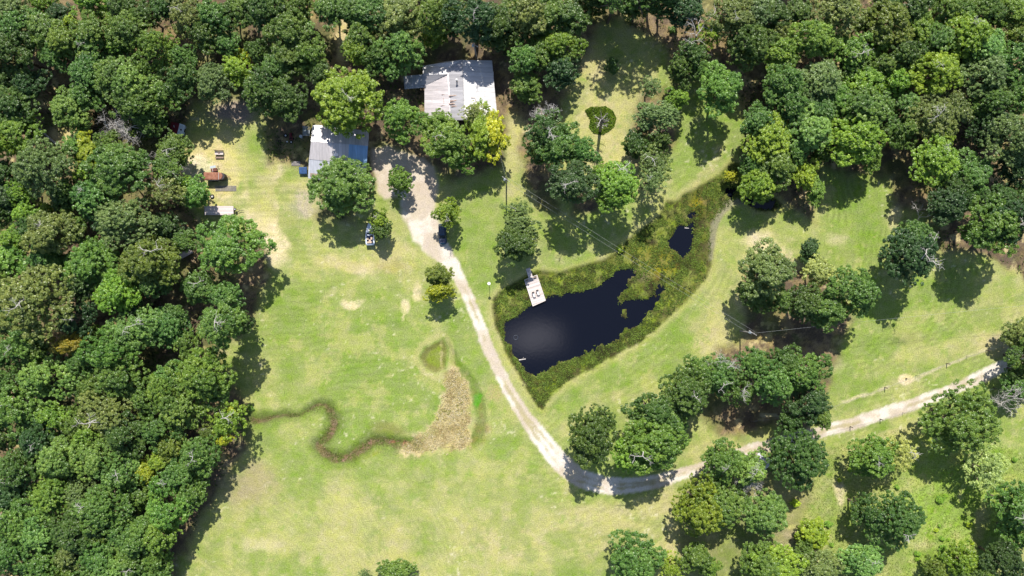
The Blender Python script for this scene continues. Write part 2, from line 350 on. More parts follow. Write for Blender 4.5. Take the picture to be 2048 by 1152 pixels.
# left lawn: greener in the middle, paler towards the bottom
blob(740,700,190,140,LUSH,.55); blob(600,620,70,90,GREEN,.6); blob(820,800,70,50,LUSH,.5); blob(700,590,130,40,GREEN,.5); blob(940,700,60,80,LUSH,.5)
blob(1010,960,60,90,LUSH,.55,35); blob(720,940,160,30,GREEN,.6); blob(800,1060,330,110,TAN,.32); blob(1230,1080,150,60,TAN,.5); blob(560,1030,120,60,PALE,.6)
blob(500,980,55,45,C(176,165,120),.55); blob(520,1090,45,14,BARE,.5); blob(460,1060,60,50,GREEN,.4)
blob(640,790,90,40,GREEN,.4); blob(690,860,38,40,LUSH,.8); blob(740,840,60,24,GREEN,.5); blob(880,830,20,30,LUSH,.8,20)
blob(420,705,30,22,TAN,.8); blob(480,860,30,25,TAN,.3)
blob(1000,1080,60,60,TAN,.4); blob(1310,1010,60,25,TAN,.6)
# yard left of the barn
blob(430,330,60,60,STRAW_SUN,.9); blob(398,338,30,22,C(255,240,200),.95,0,.5,.5); blob(440,400,55,30,STRAW_SUN,.75); blob(505,330,22,70,GREEN,.6); blob(545,430,60,40,TAN,.7)
blob(545,480,24,52,BARE,.9,-20,.4,.8); blob(520,455,30,14,BARE,.8,30,.4,.7); blob(565,410,20,9,BARE,.9,20); blob(470,400,30,12,BARE,.6,0); blob(500,430,26,12,BARE,.7,20); blob(560,350,10,24,BARE,.5,30); blob(600,375,40,9,BARE,.6,0); blob(590,400,34,18,TAN,.6,0); blob(540,400,70,30,PALE,.4); blob(610,410,30,26,C(196,184,158),.85,0,.3,.3); blob(600,370,45,12,STRAW_SUN,.7)
blob(520,350,30,50,PALE,.4,0); blob(550,350,25,60,TAN,.5,30)
blob(700,530,60,12,TAN,.8,8); blob(735,545,20,14,BARE,.35); blob(790,535,40,14,C(196,178,120),.6); blob(790,505,40,18,TAN,.7,0)
blob(703,608,17,6,BARE,.95,-8); blob(833,585,8,18,BARE,.8,10,.5,.6); blob(809,612,7,12,BARE,.75,0); blob(802,632,3,10,BARE,.6); blob(840,575,26,24,TAN,.35)
blob(1015,600,20,50,GREEN,.2)
# centre and right lawns
blob(1185,180,36,110,TAN,.62); blob(1240,250,60,110,TAN,.65); blob(1330,200,24,20,C(214,186,150),.8); blob(1270,330,30,40,TAN,.5); blob(1030,300,22,90,TAN,.55)
blob(1380,310,60,60,GREEN,.6,-40); blob(1420,335,50,10,TAN,.8,-52); blob(1150,455,60,40,LUSH,.5); blob(960,530,40,60,LUSH,.55); blob(950,430,30,50,GREEN,.5); blob(1100,515,60,12,TAN,.35)
blob(1340,660,150,22,LUSH,.32,-42); blob(1440,600,40,80,TAN,.35); blob(1515,482,30,22,BARE,.75); blob(1570,520,16,30,BARE,.5,-20); blob(1490,560,22,60,TAN,.5); blob(1480,440,50,25,GREEN,.4)
blob(1250,770,110,22,GREEN,.5,-32); blob(1120,800,26,30,LUSH,.5,-40); blob(1420,680,30,60,TAN,.5); blob(1210,800,60,12,TAN,.5,-30)
blob(1700,440,70,60,LUSH,.6); blob(1740,520,28,80,LUSH,.75); blob(1670,480,24,16,BARE,.35); blob(1790,430,16,30,BARE,.55,20); blob(1590,440,40,26,GREEN,.4)
blob(1860,620,110,50,LUSH,.5); blob(1810,680,30,14,DARKG,.5); blob(1800,720,120,30,GREEN,.5); blob(1900,700,120,20,TAN,.3,-15); blob(1980,640,60,30,GREEN,.4); blob(2000,620,70,30,TAN,.3)
blob(1812,757,17,11,BARE,.95,-12,.25,.4); blob(1660,730,30,16,BARE,.5,10); blob(1990,690,30,25,C(208,186,160),.7)
blob(1790,870,110,8,TAN,.75,-16); blob(1910,1000,110,150,C(150,186,70),.75); blob(1800,900,90,30,C(188,196,96),.6,-14); blob(1700,1000,30,60,GREEN,.5); blob(1680,985,10,26,BARE,.7,-15)
blob(1580,1085,36,20,BARE,.6,-30); blob(1960,1050,14,36,TAN,.7,15); blob(1850,1090,20,10,TAN,.5); blob(1640,905,14,40,PALE,.6); blob(1345,1075,14,40,TAN,.6); blob(1430,900,50,24,TAN,.5,-14)
# mowing lines that follow the edges of each lawn
for d, f, a, msk in ((np.maximum(sdM, 0), 13., .085, sstep(1000, 1060, PX)), (np.hypot((PX-300), (PY-1350)), 11., .07, sstep(1000, 900, PX)*sstep(870, 930, PY)),
                     (PY*.97+PX*.1, 12., .08, sstep(900, 700, PX)*sstep(880, 820, PY)), (PX, 12., .09, sstep(1600, 1660, PX)*sstep(640, 560, PY)), (PY+PX*.33, 11., .08, sstep(1640, 1700, PX)*sstep(560, 640, PY))):
    s_ = np.sin((d+(N1-.5)*30+(N2-.5)*8)*2*math.pi/f)
    col *= (1 + a*s_*msk*sstep(.3, .6, fbm(XX, YY, 9, 77)))[..., None]
# mottling of the turf at several sizes
mt_ = fbm(XX, YY, 7, 131, 5, .7); col = mix(col, C(206,200,128), sstep(.54, .68, mt_)*.45); col = mix(col, C(122,154,60), sstep(.46, .34, mt_)*.38)
mt_ = fbm(XX*.5+YY*.2, YY*1.4, 1.6, 141, 4, .75); col *= (.86+.28*mt_)[..., None]
# dry flecks and wild flowers
fl = sstep(.70, .80, fbm(XX, YY, .9, 51, 2)*.62+fbm(XX, YY, 12, 52)*.38)
col = mix(col, C(246,238,196), fl*.5)
fl = sstep(.66, .78, fbm(XX, YY, 2.2, 61, 4, .8)); col = mix(col, C(214,206,140), fl*.4)
fl = sstep(.66, .78, fbm(XX, YY, 2.6, 65, 4, .8)); col = mix(col, C(140,172,74), fl*.5)
# woodland floor
dWd = np.minimum.reduce([sdist(wx, wy, q) for q in WOODS]); m_w = sstep(16, -10, dWd)
wood = mix(np.zeros(XX.shape+(3,))+BROWN, LITTER, sstep(.42, .6, N2*.5+N3*.5)); wood = mix(wood, STRAW_SUN, sstep(.60, .74, fbm(XX, YY, 3, 33, 5, .7))*.75)  # straw-toned spots also paint in the sun leaking through the crowns
wood = mix(wood, C(110,128,62), sstep(.5, .66, fbm(XX, YY, 7, 43, 4))*.45)
m_w = m_w*(1-.55*sstep(880, 960, PY)*sstep(1300, 1360, PX)); col = mix(col, wood, m_w)
col = mix(col, STRAW_SUN, sstep(1.4, .6, np.hypot((wx-126)/30, (wy-272)/16))*.9)       # straw clearing by the fallen log
col = mix(col, C(246,222,176), sstep(1.4, .6, np.hypot((wx-1728)/14, (wy-104)/12))*.9)
col = mix(col, STRAW_SUN, sstep(1.4, .6, np.hypot((wx-684)/14, (wy-80)/45))*.85)
col = mix(col, C(176,152,150), sstep(1.5, .5, np.hypot((wx-465)/42, (wy-222)/26))*.8)
# creek, oxbow, reed bed
blob(775,862,34,17,C(138,140,76),.75,4,.4,.5); blob(738,908,30,8,C(170,176,60),.7,-20,.4,.5); blob(965,856,16,12,C(168,140,96),.7,0,.5,.8); blob(500,965,60,34,C(182,168,128),.5); blob(950,882,26,14,C(138,142,66),.7,-30,.5,.6)
nm = fbm(XX, YY, 1.6, 401, 3, .75)
col = mix(col, C(122,142,64), sstep(15, 0, dCreek)*.8); col = mix(col, C(100,110,54), sstep(2, -7, dCreek)*.6)
col = mix(col, C(140,120,90), sstep(-3, -9, dCreek)*sstep(.42, .6, nm)*.75); col = mix(col, C(180,140,124), sstep(-4, -10, dCreek)*sstep(.56, .68, N3)*.8)
col = mix(col, C(176,112,96), sstep(1.3, .6, np.hypot((wx-802)/14, (wy-889)/7))*.8*sstep(.35, .55, nm))
col = mix(col, C(120,140,64), sstep(8, -2, dD2)*.7); col = mix(col, C(146,128,82), sstep(0, -8, dD2)*sstep(.4, .6, N2)*.6); col = mix(col, C(104,166,52), sstep(1.3, .6, np.hypot((wx-955)/8, (wy-800)/20))*.9)
col = mix(col, C(124,122,64), sstep(4, -2, dOx)*.8); col = mix(col, C(142,158,58), sstep(-6, -13, dOx)*.9); col = mix(col, TAN, sstep(8, 3, abs(dOx-11))*.4); col = mix(col, TAN, sstep(5, 0, abs(wx-884-(PY-715)*.12))*sstep(38, 22, abs(wy-715))*sstep(.4, .55, N3)*.6)
col = mix(col, C(226,206,150), sstep(8, -9, dReed+(fbm(XX, YY, 3.5, 171, 4, .75)-.5)*46)*.88); col = mix(col, C(170,150,98), sstep(0, -8, dReed)*sstep(.5, .7, fbm(XX,YY,2.5,171,4))*.6)
col = mix(col, C(160,144,88), sstep(4, -6, dReed)*sstep(810, 760, wy)*.6); col = mix(col, C(150,160,76), sstep(4, -6, dReed)*sstep(.58, .7, fbm(XX,YY,4,173,4))*.55)
rg = np.hypot((wx-988), (wy-788)*1.1); col = mix(col, C(200,178,128), sstep(20, 12, rg)*.75*(.6+.4*np.sin(rg*1.3)))
# pond edge and marsh
col = mix(col, C(196,190,120), sstep(16, 2, sdM)*sstep(-2, 2, sdM)*.55)
mc = mix(np.zeros(XX.shape+(3,))+C(102,108,50), C(64,60,38), sstep(.42, .58, N3*.4+N2*.6)); mc = mix(mc, C(134,150,56), sstep(.5, .62, fbm(XX, YY, 2.0, 71, 4, .8)))
mc = mix(mc, C(150,132,44), sstep(1.3, .5, np.hypot((wx-1310)/50, (wy-525)/34))*.7); mc = mix(mc, C(164,146,48), sstep(1.3, .5, np.hypot((wx-1395)/18, (wy-410)/26))*.8)
mc = mix(mc, C(128,122,84), sstep(1.3, .5, np.hypot((wx-1280)/34, (wy-548)/16))*.8)
big = fbm(XX, YY, 9, 191, 4); mc = mix(mc, C(92,92,46), sstep(.52, .62, big)*.6); mc = mix(mc, C(142,150,66), sstep(.47, .38, big)*.55)
mc = mix(mc, C(120,118,66), sstep(-4, -18, sdist(PX, PY, [(1395,380),(1480,380),(1440,560),(1340,660),(1300,640),(1400,540)]))*.5)
col = mix(col, mc, m_marsh); col = mix(col, C(96,92,50), sstep(6, 0, abs(sdM+3))*.4*sstep(.35, .6, N2))
col = mix(col, C(60,56,40), sstep(6, 0, sdW)*m_marsh*.5)
DRY = spline([(1500,402,7),(1466,404,8),(1444,424,7),(1430,448,7),(1425,480,5),(1421,520,3)], 4)
dDry = pdist(wx*.4+PX*.6, wy*.4+PY*.6, DRY); col = mix(col, C(150,146,118), sstep(4, -3, dDry)*.9)
# faint vehicle tracks beside the fence
FT = [(1500,828,2.5),(1560,832,2.5),(1690,802,2),(1769,777,2),(1830,757,2),(1893,730,2),(1972,700,2.5),(2048,672,2.5)]
col = mix(col, C(226,214,170), sstep(3, -1, pdist(wx*.4+PX*.6, wy*.4+PY*.6, FT))*sstep(.35, .6, N2)*.8)
rim = sstep(5, 0, abs(sdM+4))*sstep(620, 700, PY); col = mix(col, C(60,52,34), rim*.6*sstep(.3, .55, N2))
col = mix(col, C(64,54,36), sstep(16, 4, np.hypot((wx-1082)*1.3, wy-806))*m_marsh*.8)
fr_ = ((abs(XX) > 137) | (abs(YY) > 80)).astype(float); col = mix(col, GREEN*.5+C(112,128,60)*.5, fr_)
gcol = col.copy()
idx = np.arange(nx*ny).reshape(ny, nx)
faces = np.stack([idx[:-1, :-1], idx[:-1, 1:], idx[1:, 1:], idx[1:, :-1]], -1).reshape(-1, 4)
V = np.stack([XX, YY, Z], -1).reshape(-1, 3)
GM = ground_material("ground_soil_and_grass")
me = np_mesh("ground", V, faces, GM, cols=gcol.reshape(-1, 3)); me.polygons.foreach_set('use_smooth', np.ones(len(faces), bool))
tag(link("ground", me), kind='structure')

# driveway: its own sheet just above the ground
g1 = C(222,206,184); g2 = C(248,238,222); g3 = C(192,180,132)
rc = mix(np.zeros(XX.shape+(3,))+g1, g2, sstep(.4, .65, N2)); rc = mix(rc, C(255,248,236), sstep(60, 20, np.hypot(PX-1095, PY-890))*.7)
rc = mix(rc, g3, sstep(4.5, 1.5, np.abs(dRoad+11.5))*.75*sstep(.4, .62, fbm(XX, YY, 5, 88))*sstep(540, 600, PY))
rc *= (.90+.2*fbm(XX, YY, .9, 301, 3, .8))[..., None]; rc = mix(rc, C(216,196,172), sstep(420, 330, PY)*.6)
rcol = mix(gcol, rc, m_road)
fm = m_road.reshape(-1)[faces].max(1) > .03
inb = (np.abs(V[faces[:, 0], 0]) < 136) & (np.abs(V[faces[:, 0], 1]) < 80)
rf = faces[fm & inb]; used, inv = np.unique(rf.ravel(), return_inverse=True)
RV = V[used].copy(); RV[:, 2] += .006
RM = ground_material("driveway_gravel", .55, .35)
me = np_mesh("driveway", RV, inv.reshape(-1, 4), RM, cols=rcol.reshape(-1, 3)[used]); me.polygons.foreach_set('use_smooth', np.ones(len(rf), bool))
tag(link("driveway", me), kind='structure')

# pond water
wm, wt, wb = new_mat("pond_water"); wb.inputs['Base Color'].default_value = (.004, .005, .010, 1); wb.inputs['Roughness'].default_value = .06
wb.inputs['IOR'].default_value = 1.33; wb.inputs['Specular IOR Level'].default_value = .5
n_ = wt.nodes.new("ShaderNodeTexNoise"); n_.inputs['Scale'].default_value = 1.6; n_.inputs['Detail'].default_value = 3
g_ = wt.nodes.new("ShaderNodeNewGeometry"); wt.links.new(g_.outputs['Position'], n_.inputs['Vector'])
b_ = wt.nodes.new("ShaderNodeBump"); b_.inputs['Strength'].default_value = .05; b_.inputs['Distance'].default_value = .05
wt.links.new(n_.outputs['Fac'], b_.inputs['Height']); wt.links.new(b_.outputs[0], wb.inputs['Normal'])
wz = -.5; a0 = P(980, 830); a1 = P(1575, 315)
wo = MB().poly([(a0[0], a0[1], wz), (a1[0], a0[1], wz), (a1[0], a1[1], wz), (a0[0], a1[1], wz)], [(0, 1, 2, 3)]).build("pond_water", wm)
tag(wo, kind='structure')
def gz(x, y):
    """height of the ground sheet at world x, y"""
    i = int(np.clip(np.searchsorted(GX, x), 0, nx-1)); j = int(np.clip(np.searchsorted(GY, y), 0, ny-1)); return float(Z[j, i])

# ------------------------------------------------------------------ low plants (nobody could count them)
def tufts(name, label, cat, polys, n, size, hgt, cols, seed, flat=.5, dens=None, zb=None):
    rs = np.random.RandomState(seed); allp = np.concatenate([np.array(q) for q in polys])
    x0, y0 = allp.min(0)-8; x1, y1 = allp.max(0)+8
    xs = rs.uniform(x0, x1, n*6); ys = rs.uniform(y0, y1, n*6)
    d = np.minimum.reduce([sdist(xs, ys, q) for q in polys]); keep = d < 0
    X = (xs-1024)*K; Y = (576-ys)*K
    nn = fbm(X, Y, 2.2, seed+3, 3, .7)
    if dens is not None: keep &= dens(xs, ys, X, Y, nn) > rs.rand(len(xs))
    xs, ys, X, Y, nn = [q[keep][:n] for q in (xs, ys, X, Y, nn)]; n = len(xs)
    ii = np.clip(np.searchsorted(GX, X), 0, nx-1); jj = np.clip(np.searchsorted(GY, Y), 0, ny-1); z = Z[jj, ii] + rs.rand(n)*hgt
    s = size*(.5+rs.rand(n)); a = rs.rand(n)*6.283
    nrm = rs.normal(size=(n, 3))*np.array([1, 1, .4]); nrm[:, 2] += flat*2; nrm /= np.linalg.norm(nrm, axis=1)[:, None]
    r = np.stack([np.cos(a), np.sin(a), np.zeros(n)], 1); u = np.cross(nrm, r); u /= np.linalg.norm(u, axis=1)[:, None]; v = np.cross(nrm, u)
    c = np.stack([X, Y, z+.03+s*.2], 1); s = s[:, None]; e = .45
    q = np.stack([c-u*s, c+v*s*e, c+u*s, c-v*s*e], 1)
    k = rs.randint(0, len(cols), n); k = np.where(rs.rand(n) < .6, (nn*len(cols)*1.6-.3*len(cols)).astype(int).clip(0, len(cols)-1), k)
    cc = np.array(cols)[k]*(.75+.5*rs.rand(n))[:, None]
    me = np_mesh(name, q.reshape(-1, 3), np.arange(4*n).reshape(-1, 4), VEG, cols=np.repeat(cc, 4, 0))
    return tag(link(name, me), label, cat, kind='stuff')
def near_water(xs, ys, X, Y, nn):
    dw = np.minimum.reduce([sdist(xs, ys, q) for q in (WATER, POOL2, POOL3, POOL4)]); return np.where(dw < -5, 0, np.where(dw < 1.5, .25*(nn > .5), np.clip(fbm(X, Y, 1.8, 211, 4, .75)*5-1.95+.5*sstep(14, 3, dw)+.3*(ys > 640), .04, 1)*sstep(0, -7, sdist(xs, ys, MARSH)+(nn-.5)*12)))
tufts("marsh_plants", "mottled green and brown water weeds filling the pond margins", "water weeds", [MARSH], 62000, .15, .08,
      [C(78,84,44), C(104,122,52), C(124,148,58), C(146,174,72), C(112,140,62)], 11, .75, near_water)
tufts("floating_weed", "small bright weed patches afloat near the pond edges", "water weeds", [[(1240,618),(1250,614),(1261,620),(1262,632),(1250,638),(1240,632)], [(1040,715),(1050,716),(1047,724),(1040,724)]], 500, .16, .03,
      [C(120,116,70), C(140,150,70)], 12, .9)
tufts("dry_reeds", "flattened straw-coloured reeds in the dry end of the creek", "reeds", [[(790,735),(980,735),(980,915),(790,915)]], 10000, .14, .08,
      [C(206,182,124), C(232,212,154), C(248,232,180), C(255,244,204), C(180,180,100)], 13, .55, lambda xs, ys, X, Y, nn: sstep(3, -10, sdist(xs, ys, REED)+(fbm(X, Y, 3.5, 171, 4, .75)-.5)*46))
tufts("creek_reeds", "reddish brown reeds along the winding creek bed", "reeds", [[(500,790),(860,790),(860,940),(500,940)]], 7000, .12, .08,
      [C(112,124,58), C(136,150,66), C(150,144,84), C(178,150,112), C(212,190,150)], 14, .35, lambda xs, ys, X, Y, nn: sstep(0, -8, pdist(xs, ys, CREEK)+(nn-.5)*12)*.9)
tufts("ground_cover", "dark green ground cover in the teardrop bed round the dead pine", "ground cover", [BED], 4600, .2, .16,
      [C(90,116,38), C(120,150,44), C(150,180,56), C(128,164,56)], 15, .45)
tufts("meadow_grass", "rough tall grass of the lower right meadow", "grass", [[(1640,900),(1830,850),(1990,880),(2060,920),(2060,1160),(1440,1160),(1600,1060)]], 26000, .12, .1,
      [C(150,176,70), C(132,162,60), C(172,186,90), C(190,192,108), C(118,152,52)], 16, .4)
tufts("undergrowth", "patchy green undergrowth on the woodland floor", "undergrowth", [WOODS[0], WOODS[1], WOODS[2]], 60000, .26, .5,
      [C(70,84,44), C(92,120,50), C(110,140,56), C(64,92,44)], 17, .6, lambda xs, ys, X, Y, nn: np.where((xs > -40) & (xs < 2090) & (ys > -40) & (ys < 1190) & (sdist(xs, ys, YARD) > 14), np.clip(fbm(X, Y, 6, 99)*5-2.4, 0, 1), 0))

# ------------------------------------------------------------------ trees
def norm(a): return a/np.maximum(np.linalg.norm(a, axis=-1, keepdims=True), 1e-9)
def crown_mesh(seed, nl=11, npf=24, nleaf=58, leaf=.036, pr=.135, lobe=.40, rag=1.0, top=.55, thin=0.0):
    """crown of unit radius: big lobes > twig clusters > leaf clumps, as many small four-sided leaves"""
    rs = np.random.RandomState(seed); L = []
    k = int(nl*.62); ph = rs.rand()*6.28
    ecc = 1+.12*rag*rs.randn()
    for i in range(k):
        a = ph + 6.283*i/k + rs.normal()*.22; r = .60*(1+.16*rag*rs.normal())
        L.append((r*math.cos(a), r*math.sin(a)*ecc, -.10+.22*rs.normal()*.6, lobe*(.78+.5*rs.rand())))
    for i in range(nl-k):
        a = rs.rand()*6.28; r = .34*math.sqrt(rs.rand()); L.append((r*math.cos(a), r*math.sin(a), top*(.45+.5*rs.rand()), lobe*(.8+.45*rs.rand())))
    L = np.array(L); pc = []; lt = []
    for j, (x, y, z, r) in enumerate(L):
        d = norm(rs.normal(size=(npf*3, 3))); d = d[d[:, 2] > -.35][:npf]
        p = np.array([x, y, z]) + d*np.array([1, 1, .8])*r*(.55+.5*rs.rand(len(d), 1)**.5)
        t = rs.rand(); pc.append(p); lt.append(np.full(len(p), t))
    # some low skirt clusters
    d = norm(rs.normal(size=(nl*8, 3))); d[:, 2] = -np.abs(d[:, 2])*.7; pc.append(d*(.5+.3*rs.rand(len(d), 1))); lt.append(rs.rand(len(d)))
    pc = np.concatenate(pc); lt = np.concatenate(lt); R = pr*(.55+.8*rs.rand(len(pc)))
    if thin: keep = rs.rand(len(pc)) > thin; pc = pc[keep]; lt = lt[keep]; R = R[keep]
    n = len(pc); m = nleaf; d = norm(rs.normal(size=(n, m, 3))); d[..., 2] = np.where(rs.rand(n, m) < .72, np.abs(d[..., 2]), d[..., 2])
    rad = (R[:, None]*(.35+.7*rs.rand(n, m)**.6))[..., None]
    c = pc[:, None, :] + d*rad*np.array([1, 1, .62]); d = d.reshape(-1, 3); c = c.reshape(-1, 3)
    nr = norm(d*.8 + np.array([0, 0, .65]) + rs.normal(size=d.shape)*.55)
    rv = rs.normal(size=d.shape); u = norm(np.cross(nr, rv)); v = np.cross(nr, u)
    s = (leaf*(.5+.95*rs.rand(len(c))))[:, None]
    q = np.stack([c-u*s, c+v*s*.62, c+u*s, c-v*s*.62], 1)
    pt = rs.rand(n)
    rad_ = np.percentile(np.hypot(c[:, 0], c[:, 1]), 96); q[..., :2] /= rad_
    t = np.clip(.32*np.repeat(lt, m)+.38*np.repeat(pt, m)+.30*rs.rand(n*m), 0, 1)
    return np_mesh("crown", q.reshape(-1, 3), np.arange(4*len(c)).reshape(-1, 4), LEAF, tint=np.repeat(t, 4))
def branch(mb, rs, a, d, ln, r, depth, spread=.55, n=5, kids=3, up=.1, tips=None):
    segs = 3; p = Vector(a); d = Vector(d).normalized()
    for i in range(segs):
        q = p + d*ln/segs; mb.tube(p, q, r*(1-.2*i/segs*1.5), r*(1-.2*(i+1)/segs*1.5), n if depth > 1 else 3, cap=False)
        p = q; d = (d + Vector(rs.normal(size=3))*.16 + Vector((0, 0, up))*.3).normalized()
        if depth > 0 and i < segs-1 and rs.rand() < .75:
            s = (d + Vector(rs.normal(size=3))*spread*1.3).normalized(); branch(mb, rs, p, s, ln*.62, r*.5, depth-1, spread, n, kids, up)
    if depth > 0:
        for k in range(kids):
            s = (d + Vector(rs.normal(size=3))*spread).normalized(); branch(mb, rs, p, s, ln*.68, r*.62, depth-1, spread, n, kids, up)
def trunk_mesh(seed):
    """unit trunk: reaches z = 1 at the crown's middle, limbs spread inside the crown"""
    rs = np.random.RandomState(seed); mb = MB(); p = Vector((0, 0, -.02)); r = .075
    f = rs.uniform(.42, .58); pts = [Vector((0, 0, -.03)), Vector((0, 0, .05)), Vector((rs.normal()*.02, rs.normal()*.02, f*.6)), Vector((rs.normal()*.03, rs.normal()*.03, f))]
    rr = [.10, .07, .06, .055]
    for a, b, r0, r1 in zip(pts[:-1], pts[1:], rr[:-1], rr[1:]): mb.tube(a, b, r0, r1, 8)
    for k in range(6):
        a = 6.283*k/6+rs.rand(); e = Vector((math.cos(a)*.6, math.sin(a)*.6, .55+.35*rs.rand())); mid = pts[-1].lerp(e, .5)+Vector((0, 0, .08))
        mb.tube(pts[-1], mid, .04, .028, 6); mb.tube(mid, e, .028, .012, 5)
        for j in range(2):
            b = a+rs.normal()*.6; mb.tube(mid, mid+Vector((math.cos(b)*.3, math.sin(b)*.3, .25)), .018, .007, 4)
    mb.tube(pts[-1], (0, 0, 1.2), .045, .02, 6)
    return mb.mesh("trunk", BARK)
def dead_mesh(seed, base, ln, r, depth, spread, kids, up):
    rs = np.random.RandomState(seed); mb = MB(); branch(mb, rs, base, (rs.normal()*.3, rs.normal()*.3, 1), ln, r, depth, spread, 5, kids, up); return mb.mesh("dead_limb", DEADWOOD)

CROWNS = {
 'L': [crown_mesh(100+i, 15, 46, 52, .0222, .064, .33, 1.1) for i in range(7)],                    # big leafy
 'F': [crown_mesh(200+i, 17, 52, 50, .019, .054, .34, .6, .5) for i in range(5)],              # fine, domed (live oak)
 'M': [crown_mesh(300+i, 12, 30, 50, .030, .088, .37, 1.2) for i in range(7)],                 # medium
 'S': [crown_mesh(400+i, 8, 18, 46, .046, .125, .42, 1.3) for i in range(5)],                  # small
 'T': [crown_mesh(500+i, 10, 30, 40, .028, .085, .38, 1.3, .5, .35) for i in range(4)],        # thin, airy
}
TRUNKS = [trunk_mesh(600+i) for i in range(5)]
LIMBS = [dead_mesh(700+i, (0, 0, 0), .30, .016, 3, .8, 2, .0) for i in range(4)]

LC = {'m': (78,104,46), 'd': (64,88,38), 'y': (100,126,42), 'Y': (122,138,40), 'b': (76,106,48), 'B': (94,122,60), 'o': (86,104,42), 'g': (94,110,62), 'k': (52,76,40), 'O': (132,116,36), 'Z': (136,146,36), 'l': (88,117,48), 'p': (128,140,84), 'q': (102,122,40)}
CW = {'m': 'mid-green', 'd': 'dark green', 'y': 'yellow-green', 'Y': 'bright yellow-green', 'b': 'blue-green', 'B': 'pale blue-green', 'o': 'olive green', 'g': 'grey-green',
      'k': 'very dark green', 'O': 'orange-tinged', 'l': 'light green', 'p': 'pale silvery green', 'q': 'golden olive', 'Z': 'bright yellow'}
